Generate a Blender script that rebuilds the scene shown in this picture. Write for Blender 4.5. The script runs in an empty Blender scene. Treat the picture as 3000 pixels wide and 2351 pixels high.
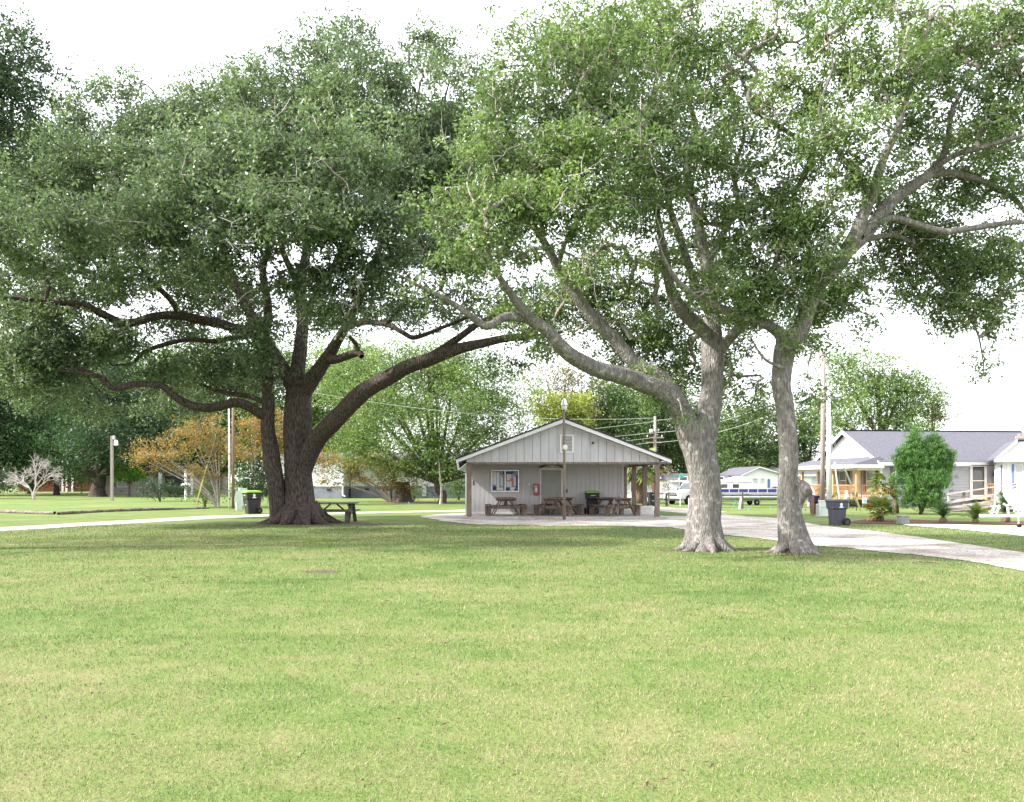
import bpy, math, random
import numpy as np
from mathutils import Vector, Matrix, Euler

random.seed(7)
rng = np.random.default_rng(7)
R = math.radians
SC = bpy.context.scene
COL = SC.collection

# ------------------------------------------------------------------ camera
F_PX, HOR, EYE = 2400.0, 1410.0, 1.6        # focal length and horizon in photo pixels, eye height
cd = bpy.data.cameras.new('camera')
cd.sensor_fit = 'HORIZONTAL'; cd.sensor_width = 36.0
cd.lens = 36.0 * F_PX / 3000.0
cd.shift_y = (HOR - 1175.5) / 3000.0
cd.clip_start = 0.1; cd.clip_end = 2000.0
cam = bpy.data.objects.new('camera', cd); COL.objects.link(cam)
cam.location = (0, 0, EYE); cam.rotation_euler = (R(90), 0, 0)
SC.camera = cam

# ------------------------------------------------------------------ sky and sun
SUN_DIR = Vector((-1.0, -0.16, 0.84)).normalized()      # towards the sun: from the left, a little behind the viewer
sun_el = math.asin(SUN_DIR.z); sun_az = math.atan2(SUN_DIR.x, SUN_DIR.y)
w = bpy.data.worlds.new('World'); SC.world = w; w.use_nodes = True
nt = w.node_tree; nt.nodes.clear()
sky = nt.nodes.new('ShaderNodeTexSky'); sky.sky_type = 'NISHITA'; sky.sun_disc = False
sky.sun_elevation = sun_el; sky.sun_rotation = sun_az
sky.altitude = 0; sky.air_density = 1.0; sky.dust_density = 4.0; sky.ozone_density = 1.0
bg = nt.nodes.new('ShaderNodeBackground'); bg.inputs[1].default_value = 0.12
wo = nt.nodes.new('ShaderNodeOutputWorld')
veil = nt.nodes.new('ShaderNodeMix'); veil.data_type = 'RGBA'; veil.inputs[0].default_value = 0.62      # thin even veil of white cloud over the whole sky
veil.inputs[7].default_value = (8.6, 8.6, 8.8, 1); nt.links.new(sky.outputs[0], veil.inputs[6])
nt.links.new(veil.outputs[2], bg.inputs[0]); nt.links.new(bg.outputs[0], wo.inputs[0])
sl = bpy.data.lights.new('sun', 'SUN'); sl.energy = 3.4; sl.angle = R(1.5); sl.color = (1.0, 0.96, 0.90)
sun = bpy.data.objects.new('sun', sl); COL.objects.link(sun)
sun.rotation_euler = (-SUN_DIR).to_track_quat('-Z', 'Y').to_euler(); sun.location = (-30, -10, 40)

vs = SC.view_settings
SC.display_settings.display_device = 'sRGB'
vs.view_transform = 'Standard'; vs.look = 'None'; vs.gamma = 1.0; vs.use_curve_mapping = False
vs.exposure = 1.8
SC.render.engine = 'CYCLES'
cy = SC.cycles
cy.max_bounces = 7; cy.diffuse_bounces = 4; cy.glossy_bounces = 2; cy.transmission_bounces = 4
cy.use_denoising = True
cy.caustics_reflective = False; cy.caustics_refractive = False

# ------------------------------------------------------------------ placing helpers
def W(px, py, Y):                      # photo pixel at depth Y -> world
    return Vector(((px - 1500.0) * Y / F_PX, Y, EYE - (py - HOR) * Y / F_PX))
def G(px, py, z=0.0):                  # photo pixel on the ground -> world
    Y = (EYE - z) * F_PX / (py - HOR)
    return Vector(((px - 1500.0) * Y / F_PX, Y, z))
def DY(py): return EYE * F_PX / (py - HOR)

# ------------------------------------------------------------------ materials
MATS = {}
def _ramp(nt, cols, pos=None):
    r = nt.nodes.new('ShaderNodeValToRGB'); e = r.color_ramp.elements
    n = len(cols)
    while len(e) < n: e.new(0.5)
    for i, c in enumerate(cols):
        e[i].position = pos[i] if pos else (i / max(1, n - 1)); e[i].color = (*c, 1)
    return r
def _coords(nt, scale, out='Object'):
    tc = nt.nodes.new('ShaderNodeTexCoord'); mp = nt.nodes.new('ShaderNodeMapping')
    mp.inputs['Scale'].default_value = scale
    nt.links.new(tc.outputs[out], mp.inputs[0]); return mp
def mat(name, cols, scale=6.0, rough=0.75, bump=0.0, stretch=(1, 1, 1), detail=6.0, spec=0.3, metal=0.0,
        pos=None, cols2=None, scale2=1.0, bscale=None, contrast=(0.3, 0.7), coat=0.0):
    m = bpy.data.materials.new(name); m.use_nodes = True; nt = m.node_tree
    b = nt.nodes['Principled BSDF']
    b.inputs['Roughness'].default_value = rough; b.inputs['Metallic'].default_value = metal
    b.inputs['Specular IOR Level'].default_value = spec; b.inputs['Coat Weight'].default_value = coat
    mp = _coords(nt, stretch)
    n = nt.nodes.new('ShaderNodeTexNoise'); n.inputs['Scale'].default_value = scale; n.inputs['Detail'].default_value = detail
    n.inputs['Roughness'].default_value = 0.62
    nt.links.new(mp.outputs[0], n.inputs['Vector'])
    if pos is None and len(cols) > 1:
        pos = [contrast[0] + (contrast[1] - contrast[0]) * i / (len(cols) - 1) for i in range(len(cols))]
    r = _ramp(nt, cols, pos); nt.links.new(n.outputs['Fac'], r.inputs[0]); col = r.outputs[0]
    if cols2:
        n2 = nt.nodes.new('ShaderNodeTexNoise'); n2.inputs['Scale'].default_value = scale2; n2.inputs['Detail'].default_value = 4
        nt.links.new(mp.outputs[0], n2.inputs['Vector'])
        r2 = _ramp(nt, cols2, [0.35, 0.65] if len(cols2) == 2 else None); nt.links.new(n2.outputs['Fac'], r2.inputs[0])
        mx = nt.nodes.new('ShaderNodeMix'); mx.data_type = 'RGBA'; mx.blend_type = 'MULTIPLY'; mx.inputs[0].default_value = 1
        nt.links.new(col, mx.inputs[6]); nt.links.new(r2.outputs[0], mx.inputs[7]); col = mx.outputs[2]
    nt.links.new(col, b.inputs['Base Color'])
    if bump:
        bn = n
        if bscale:
            bn = nt.nodes.new('ShaderNodeTexNoise'); bn.inputs['Scale'].default_value = bscale; bn.inputs['Detail'].default_value = 5
            nt.links.new(mp.outputs[0], bn.inputs['Vector'])
        bp = nt.nodes.new('ShaderNodeBump'); bp.inputs['Strength'].default_value = min(1, bump); bp.inputs['Distance'].default_value = 0.03 * max(1, bump)
        nt.links.new(bn.outputs['Fac'], bp.inputs['Height']); nt.links.new(bp.outputs[0], b.inputs['Normal'])
    MATS[name] = m
    return m
def leafmat(name, cols, var=((0.68, 0.70, 0.72), (1.25, 1.22, 1.12)), nscale=0.5, trans=0.35, rough=0.5, spec=0.3, tint=(1.05, 1.15, 0.7)):
    m = bpy.data.materials.new(name); m.use_nodes = True; nt = m.node_tree
    b = nt.nodes['Principled BSDF']; out = nt.nodes['Material Output']
    b.inputs['Roughness'].default_value = rough; b.inputs['Specular IOR Level'].default_value = spec
    g = nt.nodes.new('ShaderNodeNewGeometry')
    r = _ramp(nt, cols); nt.links.new(g.outputs['Random Per Island'], r.inputs[0])
    mp = _coords(nt, (1, 1, 1))
    n = nt.nodes.new('ShaderNodeTexNoise'); n.inputs['Scale'].default_value = nscale; n.inputs['Detail'].default_value = 3
    nt.links.new(mp.outputs[0], n.inputs['Vector'])
    r2 = _ramp(nt, var, [0.32, 0.68]); nt.links.new(n.outputs['Fac'], r2.inputs[0])
    mx = nt.nodes.new('ShaderNodeMix'); mx.data_type = 'RGBA'; mx.blend_type = 'MULTIPLY'; mx.inputs[0].default_value = 1
    nt.links.new(r.outputs[0], mx.inputs[6]); nt.links.new(r2.outputs[0], mx.inputs[7])
    nt.links.new(mx.outputs[2], b.inputs['Base Color'])
    t = nt.nodes.new('ShaderNodeBsdfTranslucent')
    mt = nt.nodes.new('ShaderNodeMix'); mt.data_type = 'RGBA'; mt.blend_type = 'MULTIPLY'; mt.inputs[0].default_value = 1
    mt.inputs[7].default_value = (*tint, 1); nt.links.new(mx.outputs[2], mt.inputs[6]); nt.links.new(mt.outputs[2], t.inputs[0])
    ms = nt.nodes.new('ShaderNodeMixShader'); ms.inputs[0].default_value = trans
    nt.links.new(b.outputs[0], ms.inputs[1]); nt.links.new(t.outputs[0], ms.inputs[2]); nt.links.new(ms.outputs[0], out.inputs[0])
    MATS[name] = m
    return m
def glassmat(name, col, rough=0.08):
    m = bpy.data.materials.new(name); m.use_nodes = True; b = m.node_tree.nodes['Principled BSDF']
    nt = m.node_tree; mp = _coords(nt, (1, 1, 1)); n = nt.nodes.new('ShaderNodeTexNoise'); n.inputs['Scale'].default_value = 1.5
    nt.links.new(mp.outputs[0], n.inputs['Vector'])
    r = _ramp(nt, [tuple(c * 0.7 for c in col), col], [0.35, 0.65]); nt.links.new(n.outputs['Fac'], r.inputs[0]); nt.links.new(r.outputs[0], b.inputs['Base Color'])
    b.inputs['Roughness'].default_value = rough; b.inputs['Specular IOR Level'].default_value = 0.8
    MATS[name] = m; return m

# ------------------------------------------------------------------ objects
def tag(o, label=None, cat=None, group=None, kind=None):
    if label: o['label'] = label
    if cat: o['category'] = cat
    if group: o['group'] = group
    if kind: o['kind'] = kind
    return o
def empty(name, loc, rz=0.0, label=None, cat=None, group=None):
    o = bpy.data.objects.new(name, None); COL.objects.link(o)
    o.location = loc; o.rotation_euler = (0, 0, rz); o.empty_display_size = 0.2
    return tag(o, label, cat, group)
def link(name, me, m, parent=None):
    o = bpy.data.objects.new(name, me); COL.objects.link(o)
    if m is not None and not me.materials: me.materials.append(MATS[m] if isinstance(m, str) else m)
    if parent is not None: o.parent = parent
    return o
def copy_tree(o, parent=None):
    c = o.copy(); COL.objects.link(c); c.parent = parent
    for ch in [x for x in bpy.data.objects if x.parent == o]: copy_tree(ch, c)
    return c
class MB:
    def __init__(s): s.v = []; s.f = []
    def add(s, vs, fs):
        k = len(s.v); s.v += [tuple(x) for x in vs]; s.f += [tuple(i + k for i in f) for f in fs]; return s
    def box(s, c, d, rot=(0, 0, 0)):
        M = Euler(rot).to_matrix(); c = Vector(c); hx, hy, hz = d[0] / 2, d[1] / 2, d[2] / 2
        p = [c + M @ Vector((x * hx, y * hy, z * hz)) for z in (-1, 1) for y in (-1, 1) for x in (-1, 1)]
        return s.add(p, [(0, 2, 3, 1), (4, 5, 7, 6), (0, 1, 5, 4), (2, 6, 7, 3), (0, 4, 6, 2), (1, 3, 7, 5)])
    def beam(s, p, q, w, h, up=(0, 0, 1)):
        p = Vector(p); q = Vector(q); t = (q - p).normalized(); u = Vector(up)
        if abs(t.dot(u)) > 0.98: u = Vector((0, 1, 0))
        a = t.cross(u).normalized(); b = a.cross(t).normalized()
        vs = [e + a * (x * w / 2) + b * (y * h / 2) for e in (p, q) for x, y in ((-1, -1), (1, -1), (1, 1), (-1, 1))]
        return s.add(vs, [(0, 1, 2, 3), (7, 6, 5, 4), (0, 4, 5, 1), (1, 5, 6, 2), (2, 6, 7, 3), (3, 7, 4, 0)])
    def tube(s, pts, r, n=8):
        pts = [Vector(p) for p in pts]; rr = r if isinstance(r, (list, tuple)) else [r] * len(pts)
        vs = []; fs = []; up = Vector((0.13, 0.21, 1))
        for i, p in enumerate(pts):
            t = (pts[min(i + 1, len(pts) - 1)] - pts[max(i - 1, 0)]).normalized()
            a = t.cross(up if abs(t.z) < 0.9 else Vector((1, 0.1, 0))).normalized(); b = t.cross(a)
            for k in range(n):
                an = 2 * math.pi * k / n; vs.append(p + (a * math.cos(an) + b * math.sin(an)) * rr[i])
        for i in range(len(pts) - 1):
            for k in range(n):
                k2 = (k + 1) % n; fs.append((i * n + k, i * n + k2, (i + 1) * n + k2, (i + 1) * n + k))
        fs.append(tuple(range(n - 1, -1, -1))); fs.append(tuple((len(pts) - 1) * n + k for k in range(n)))
        return s.add(vs, fs)
    def lathe(s, prof, n=16, c=(0, 0, 0), axis='z'):
        vs = []; fs = []; c = Vector(c)
        for r, z in prof:
            for k in range(n):
                a = 2 * math.pi * k / n; x, y = r * math.cos(a), r * math.sin(a)
                vs.append(c + (Vector((x, y, z)) if axis == 'z' else Vector((z, x, y)) if axis == 'x' else Vector((x, z, y))))
        m = len(prof)
        for i in range(m - 1):
            for k in range(n):
                k2 = (k + 1) % n; fs.append((i * n + k, i * n + k2, (i + 1) * n + k2, (i + 1) * n + k))
        fs.append(tuple(range(n - 1, -1, -1))); fs.append(tuple((m - 1) * n + k for k in range(n)))
        return s.add(vs, fs)
    def prism(s, poly, a, b, axis='y'):   # polygon (u,v) extruded between a and b along axis
        def P(u, v, t): return (u, t, v) if axis == 'y' else (t, u, v) if axis == 'x' else (u, v, t)
        n = len(poly); vs = [P(u, v, a) for u, v in poly] + [P(u, v, b) for u, v in poly]
        fs = [tuple(range(n)), tuple(range(2 * n - 1, n - 1, -1))] + [(i, (i + 1) % n + n * 0, (i + 1) % n + n, i + n) for i in range(n)]
        return s.add(vs, fs)
    def mesh(s, name):
        me = bpy.data.meshes.new(name); me.from_pydata(s.v, [], s.f); me.update()
        import bmesh
        bm = bmesh.new(); bm.from_mesh(me); bmesh.ops.recalc_face_normals(bm, faces=bm.faces); bm.to_mesh(me); bm.free()
        return me
    def build(s, name, m, parent=None, smooth=False, bevel=0.0, world=False, loc=None):
        me = s.mesh(name)
        if world and parent is not None:
            me.transform(Matrix.Translation(-Vector(parent.location)))
        if smooth: me.shade_smooth()
        o = link(name, me, m, parent)
        if loc is not None: o.location = loc
        if bevel:
            bv = o.modifiers.new('bevel', 'BEVEL'); bv.width = bevel; bv.segments = 1; bv.limit_method = 'ANGLE'
        return o
def np_mesh(name, verts, faces, m, parent=None, smooth=False):     # faces: (N,k) array
    me = bpy.data.meshes.new(name); verts = np.asarray(verts, np.float32); faces = np.asarray(faces, np.int32)
    n, k = faces.shape
    me.vertices.add(len(verts)); me.vertices.foreach_set('co', verts.ravel())
    me.loops.add(n * k); me.loops.foreach_set('vertex_index', faces.ravel())
    me.polygons.add(n); me.polygons.foreach_set('loop_start', np.arange(0, n * k, k, dtype=np.int32))
    if smooth: me.polygons.foreach_set('use_smooth', np.ones(n, bool))
    me.update(calc_edges=True)
    return link(name, me, m, parent)
# ================================================================== materials used in the setting
def lawn_material(name, blades=False):
    m = bpy.data.materials.new(name); m.use_nodes = True; nt = m.node_tree; b = nt.nodes['Principled BSDF']
    b.inputs['Roughness'].default_value = 0.85; b.inputs['Specular IOR Level'].default_value = 0.12
    tc = nt.nodes.new('ShaderNodeTexCoord')
    def noise(sc, det, st=(1, 1, 1)):
        mp = nt.nodes.new('ShaderNodeMapping'); mp.inputs['Scale'].default_value = st; nt.links.new(tc.outputs['Object'], mp.inputs[0])
        n = nt.nodes.new('ShaderNodeTexNoise'); n.inputs['Scale'].default_value = sc; n.inputs['Detail'].default_value = det; n.inputs['Roughness'].default_value = 0.65
        nt.links.new(mp.outputs[0], n.inputs['Vector']); return n.outputs['Fac']
    def mathn(op, a, c):
        q = nt.nodes.new('ShaderNodeMath'); q.operation = op
        for i, x in enumerate((a, c)):
            if isinstance(x, (int, float)): q.inputs[i].default_value = x
            else: nt.links.new(x, q.inputs[i])
        return q.outputs[0]
    sep = nt.nodes.new('ShaderNodeSeparateXYZ'); nt.links.new(tc.outputs['Object'], sep.inputs[0])
    worn = nt.nodes.new('ShaderNodeMapRange'); worn.inputs['From Min'].default_value = 4.0; worn.inputs['From Max'].default_value = 11.0; worn.inputs['To Min'].default_value = 0.05; worn.inputs['To Max'].default_value = 0.0; nt.links.new(sep.outputs['Y'], worn.inputs[0])
    big = noise(0.55, 5, (0.7, 1, 1)); mid = noise(2.6, 5); huge = noise(0.16, 3)
    t = mathn('ADD', mathn('ADD', mathn('MULTIPLY', big, 0.45), mathn('MULTIPLY', mid, 0.30)), mathn('MULTIPLY', huge, 0.25))
    t = mathn('ADD', t, worn.outputs[0])
    if blades:
        g = nt.nodes.new('ShaderNodeNewGeometry')
        t = mathn('ADD', mathn('ADD', mathn('MULTIPLY', t, 1.05), -0.035), mathn('MULTIPLY', mathn('SUBTRACT', g.outputs['Random Per Island'], 0.5), 0.56))
    else:
        fine = noise(45, 6); t = mathn('ADD', mathn('ADD', mathn('MULTIPLY', t, 0.95), -0.185), mathn('MULTIPLY', fine, 0.42))
    if blades: cols = [(0.042, 0.087, 0.019), (0.079, 0.147, 0.032), (0.137, 0.192, 0.067), (0.235, 0.239, 0.113), (0.389, 0.322, 0.215)]; pos = [0.20, 0.35, 0.465, 0.58, 0.75]
    else: cols = [(0.036, 0.068, 0.015), (0.067, 0.120, 0.026), (0.107, 0.156, 0.041), (0.158, 0.172, 0.066), (0.222, 0.188, 0.108)]; pos = [0.28, 0.40, 0.49, 0.59, 0.72]
    r = _ramp(nt, cols, pos); nt.links.new(t, r.inputs[0]); nt.links.new(r.outputs[0], b.inputs['Base Color'])
    if blades:
        tr = nt.nodes.new('ShaderNodeBsdfTranslucent'); nt.links.new(r.outputs[0], tr.inputs[0])
        ms = nt.nodes.new('ShaderNodeMixShader'); ms.inputs[0].default_value = 0.3
        nt.links.new(b.outputs[0], ms.inputs[1]); nt.links.new(tr.outputs[0], ms.inputs[2]); nt.links.new(ms.outputs[0], nt.nodes['Material Output'].inputs[0])
    else:
        bp = nt.nodes.new('ShaderNodeBump'); bp.inputs['Strength'].default_value = 0.7; bp.inputs['Distance'].default_value = 0.05
        nt.links.new(noise(22, 6), bp.inputs['Height']); nt.links.new(bp.outputs[0], b.inputs['Normal'])
    MATS[name] = m
lawn_material('lawn'); lawn_material('grass_blade', True)
mat('gravel', [(0.27, 0.24, 0.22), (0.50, 0.465, 0.44), (0.70, 0.68, 0.66)], scale=17, bump=1.5, rough=0.95, spec=0.1, contrast=(.36, .64), cols2=[(0.62, 0.58, 0.52), (1.05, 1.03, 1.0)], scale2=0.9)
mat('concrete', [(0.336, 0.320, 0.296), (0.464, 0.448, 0.424)], scale=9, bump=0.2, rough=0.9, cols2=[(0.8, 0.78, 0.76), (1, 1, 1)], scale2=1.2)
mat('drive_concrete', [(0.60, 0.58, 0.55), (0.72, 0.70, 0.67)], scale=7, bump=0.2, rough=0.9)
mat('mulch', [(0.036, 0.018, 0.013), (0.104, 0.048, 0.036), (0.160, 0.088, 0.064)], scale=30, bump=1.2, rough=0.95)
mat('dirt', [(0.045, 0.030, 0.022), (0.095, 0.066, 0.048), (0.14, 0.10, 0.073)], scale=14, bump=1.0, rough=0.95)

# ------------------------------------------------------------------ ground
gm = MB(); N = 24; S = 500
xs = [-S + 2 * S * i / N for i in range(N + 1)]; ys = [-40 + (S + 40) * i / N for i in range(N + 1)]
gm.add([(x, y, 0) for y in ys for x in xs], [(j * (N + 1) + i, j * (N + 1) + i + 1, (j + 1) * (N + 1) + i + 1, (j + 1) * (N + 1) + i) for j in range(N) for i in range(N)])
tag(gm.build('lawn', 'lawn'), 'mown lawn of green and straw coloured grass', kind='structure')

def resample(pts, n):
    P = np.array([(p.x, p.y) for p in pts]); d = np.r_[0, np.cumsum(np.hypot(*np.diff(P, axis=0).T))]
    t = np.linspace(0, d[-1], n); return np.c_[np.interp(t, d, P[:, 0]), np.interp(t, d, P[:, 1])]
def strip(name, near, far, z, m, n=160, jit=0.18, label=None, cols=5):
    a = resample([G(*p) for p in near], n); b = resample([G(*p) for p in far], n)
    def wob(k): 
        x = np.arange(n); return sum(np.sin(x * f_ + rng.uniform(0, 6)) * a_ for f_, a_ in ((0.13, 0.5), (0.41, 0.35), (1.1, 0.3), (2.3, 0.25)))
    t = (b - a) / (np.linalg.norm(b - a, axis=1)[:, None] + 1e-6)
    a = a + t * (wob(0) * jit)[:, None]; b = b + t * (wob(1) * jit)[:, None]
    vs = []; 
    for j in range(cols + 1):
        p = a + (b - a) * (j / cols); hump = 0.0
        vs += [(x, y, z + hump) for x, y in p]
    fs = [(j * n + i, j * n + i + 1, (j + 1) * n + i + 1, (j + 1) * n + i) for j in range(cols) for i in range(n - 1)]
    mb = MB().add(vs, fs); o = mb.build(name, m); tag(o, label, kind='structure'); return o
strip('gravel_lane', [(-250, 1572), (0, 1557), (300, 1540), (600, 1522), (790, 1513), (1000, 1507), (1300, 1500), (1650, 1497), (1930, 1498), (2060, 1509)],
      [(-250, 1558), (0, 1546), (300, 1529), (600, 1513), (790, 1508), (1000, 1502), (1300, 1496), (1650, 1488), (1930, 1486), (2130, 1500)], 0.008, 'gravel', label='narrow gravel lane running past the oak and behind the shelter')
strip('gravel_road', [(1232, 1515), (1290, 1527), (1400, 1538), (1600, 1542), (1800, 1542), (1960, 1547), (2150, 1571), (2380, 1598), (2500, 1608), (2650, 1625), (2800, 1641), (3000, 1673), (3300, 1730)],
      [(1234, 1513), (1290, 1508), (1365, 1505), (1650, 1503), (1935, 1513), (2035, 1515), (2125, 1508), (2276, 1520), (2340, 1530), (2447, 1546), (2543, 1557), (2672, 1572), (2768, 1586), (2865, 1601), (3000, 1622), (3300, 1665)], 0.013, 'gravel', n=260, label='pale gravel road and apron in front of the shelter', cols=8)
strip('driveway', [(2660, 1541), (2780, 1549), (2900, 1561), (3050, 1577), (3300, 1600)], [(2640, 1537), (2780, 1538), (2900, 1541), (3050, 1545), (3300, 1552)], 0.017, 'drive_concrete', n=60, jit=0.03, label='white concrete driveway at the right')
strip('mulch_bed', [(2488, 1534), (2560, 1536), (2700, 1537), (2850, 1537), (3200, 1541)], [(2488, 1530), (2540, 1523), (2640, 1523), (2800, 1528), (3200, 1530)], 0.022, 'mulch', n=80, jit=0.06, label='dark mulch bed under the palms')
def patch(name, px, py, rx, ry, z, m, label):
    c = G(px, py); n = 40; vs = [(c.x, c.y, z)]; ph = [random.uniform(0, 6) for _ in range(4)]
    for k in range(n):
        a = 2 * math.pi * k / n; q = 1 + 0.16 * math.sin(2 * a + ph[0]) + 0.14 * math.sin(5 * a + ph[1]) + 0.10 * math.sin(9 * a + ph[2])
        vs.append((c.x + rx * q * math.cos(a), c.y + ry * q * math.sin(a), z))
    o = MB().add(vs, [(0, 1 + k, 1 + (k + 1) % n) for k in range(n)]).build(name, m); tag(o, label, kind='structure')
patch('bare_soil', 905, 1534, 2.0, 1.4, 0.004, 'dirt', 'bare brown soil round the dark oak')
patch('bare_soil', 1020, 1536, 2.0, 0.5, 0.005, 'dirt', 'bare soil before the bench')
patch('bare_soil', 2066, 1613, 0.95, 0.35, 0.004, 'dirt', 'bare soil at the foot of the forked oak')
patch('bare_soil', 2330, 1621, 0.75, 0.3, 0.004, 'dirt', 'bare soil at the foot of the slim oak')
patch('bare_soil', 945, 1675, 0.35, 0.22, 0.004, 'dirt', 'small bare spot in the lawn')
patch('bare_soil', 1270, 1474, 3.0, 3.0, 0.004, 'dirt', 'leaf litter under the pale green tree')

# ------------------------------------------------------------------ grass blades, dense close by and thinning with distance
def grass():
    P = []
    Ya = 3.6
    edges = [2.4, 3.6, 5, 6.5, 8.5, 11, 14, 18, 23, 30]
    for y0, y1 in zip(edges[:-1], edges[1:]):
        ym = (y0 + y1) / 2; wd = 1.30 * y1 + 6.4; area = wd * (y1 - y0)
        n = int(area * 3500 * min(1.3, (5.0 / ym) ** 1.75))
        x = rng.uniform(-wd / 2, wd / 2, n); y = rng.uniform(y0, y1, n)
        k = np.abs(x) < 0.645 * y + 3.0
        x, y = x[k], y[k]
        # not on the gravel or inside trunks
        px = 1500 + x / y * F_PX; py = HOR + EYE * F_PX / y
        road = np.interp(px, [1232, 1290, 1400, 1600, 1960, 2150, 2380, 2500, 2650, 2800, 3000, 3300], [1515, 1527, 1538, 1542, 1547, 1571, 1598, 1608, 1625, 1641, 1673, 1730])
        lane = np.interp(px, [-250, 0, 300, 600, 790, 1000], [1572, 1557, 1540, 1522, 1513, 1507])
        ok = ((py > road + rng.normal(0, 2.2, len(px))) | (px < 1232)) & (py > lane + rng.normal(0, .8, len(px)))
        far = np.interp(px, [2340, 2447, 2543, 2672, 2768, 2865, 3000, 3300], [1530, 1546, 1557, 1572, 1586, 1601, 1622, 1665])
        near = np.interp(px, [2340, 2488, 2660, 2780, 2900, 3050, 3300], [1530, 1536, 1542, 1550, 1562, 1578, 1601])
        ok |= (px > 2350) & (py < far - .5) & (py > near + .5)
        ok &= ~((np.abs(px - 882) < 110) & (py < 1541))
        P.append(np.c_[x[ok], y[ok], np.full(ok.sum(), ym)])
    P = np.concatenate(P); n = len(P)
    sc = (P[:, 1] / 5.0) ** 0.62
    L = rng.uniform(0.016, 0.042, n) * sc ** 0.75; wd = rng.uniform(0.0032, 0.0058, n) * sc ** 1.1
    a = rng.uniform(0, 2 * np.pi, n); lean = rng.uniform(0.25, 1.25, n)
    d = np.c_[np.cos(a) * np.sin(lean), np.sin(a) * np.sin(lean), np.cos(lean) * 0.9]
    a2 = a + np.pi / 2 + rng.uniform(-0.6, 0.6, n); wv = np.c_[np.cos(a2), np.sin(a2), np.zeros(n)] * wd[:, None] * 0.5
    base = np.c_[P[:, 0], P[:, 1], np.full(n, -0.002)]
    v = np.empty((n, 3, 3)); v[:, 0] = base - wv; v[:, 1] = base + wv; v[:, 2] = base + d * L[:, None]
    o = np_mesh('grass', v.reshape(-1, 3), np.arange(n * 3).reshape(-1, 3), 'grass_blade')
    tag(o, 'short mown grass blades, green and dry straw', 'grass', kind='stuff')
    print('grass blades', n)
grass()
# ================================================================== trees
def barkmat(name, dark, mid, light, lichen=None, lich_amt=0.62):
    m = bpy.data.materials.new(name); m.use_nodes = True; nt = m.node_tree; b = nt.nodes['Principled BSDF']
    b.inputs['Roughness'].default_value = 0.92; b.inputs['Specular IOR Level'].default_value = 0.12
    mp = _coords(nt, (1, 1, 0.22)); mp2 = _coords(nt, (1, 1, 0.8))
    n = nt.nodes.new('ShaderNodeTexNoise'); n.inputs['Scale'].default_value = 26; n.inputs['Detail'].default_value = 7; nt.links.new(mp.outputs[0], n.inputs['Vector'])
    v = nt.nodes.new('ShaderNodeTexVoronoi'); v.inputs['Scale'].default_value = 22; v.feature = 'DISTANCE_TO_EDGE'; nt.links.new(mp.outputs[0], v.inputs['Vector'])
    r = _ramp(nt, [dark, mid, light], [0.32, 0.5, 0.68]); nt.links.new(n.outputs['Fac'], r.inputs[0]); col = r.outputs[0]
    if lichen:
        l = nt.nodes.new('ShaderNodeTexNoise'); l.inputs['Scale'].default_value = 7; l.inputs['Detail'].default_value = 9; l.inputs['Roughness'].default_value = 0.72
        nt.links.new(mp2.outputs[0], l.inputs['Vector'])
        lr = _ramp(nt, [(0, 0, 0), (1, 1, 1)], [lich_amt - 0.06, lich_amt + 0.06]); nt.links.new(l.outputs['Fac'], lr.inputs[0])
        mx = nt.nodes.new('ShaderNodeMix'); mx.data_type = 'RGBA'; nt.links.new(lr.outputs[0], mx.inputs[0]); nt.links.new(col, mx.inputs[6]); mx.inputs[7].default_value = (*lichen, 1); col = mx.outputs[2]
    nt.links.new(col, b.inputs['Base Color'])
    ad = nt.nodes.new('ShaderNodeMath'); ad.operation = 'MULTIPLY_ADD'; nt.links.new(v.outputs['Distance'], ad.inputs[0]); ad.inputs[1].default_value = 1.2; nt.links.new(n.outputs['Fac'], ad.inputs[2])
    bp = nt.nodes.new('ShaderNodeBump'); bp.inputs['Strength'].default_value = 1.0; bp.inputs['Distance'].default_value = 0.035
    nt.links.new(ad.outputs[0], bp.inputs['Height']); nt.links.new(bp.outputs[0], b.inputs['Normal']); MATS[name] = m
barkmat('bark_dark', (0.028, 0.022, 0.020), (0.070, 0.055, 0.049), (0.125, 0.10, 0.09), (0.17, 0.16, 0.14), 0.68)
barkmat('bark_pale', (0.10, 0.09, 0.083), (0.16, 0.146, 0.137), (0.22, 0.204, 0.193), (0.36, 0.36, 0.34), 0.60)
barkmat('bark_far', (0.04, 0.032, 0.027), (0.10, 0.08, 0.065), (0.18, 0.145, 0.12))
barkmat('twig_grey', (0.20, 0.175, 0.155), (0.33, 0.295, 0.265), (0.46, 0.42, 0.385))
barkmat('dead_twig', (0.28, 0.25, 0.23), (0.40, 0.37, 0.34), (0.52, 0.48, 0.45))
barkmat('bare_twig', (0.30, 0.26, 0.25), (0.45, 0.40, 0.38), (0.58, 0.54, 0.52))
leafmat('leaf_oak_dark', [(0.066, 0.108, 0.060), (0.100, 0.152, 0.082), (0.142, 0.194, 0.106), (0.205, 0.25, 0.155)], spec=.35, rough=.45, trans=.4)
leafmat('leaf_oak_light', [(0.080, 0.135, 0.050), (0.120, 0.188, 0.066), (0.165, 0.235, 0.085), (0.235, 0.295, 0.145)], trans=0.42, spec=.4, rough=.45)
leafmat('leaf_near', [(0.040, 0.068, 0.040), (0.062, 0.100, 0.055), (0.095, 0.135, 0.080)], trans=0.35)
leafmat('leaf_pale', [(0.075, 0.14, 0.042), (0.115, 0.195, 0.058), (0.17, 0.25, 0.078), (0.25, 0.31, 0.11)], trans=0.4, nscale=0.35)
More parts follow.
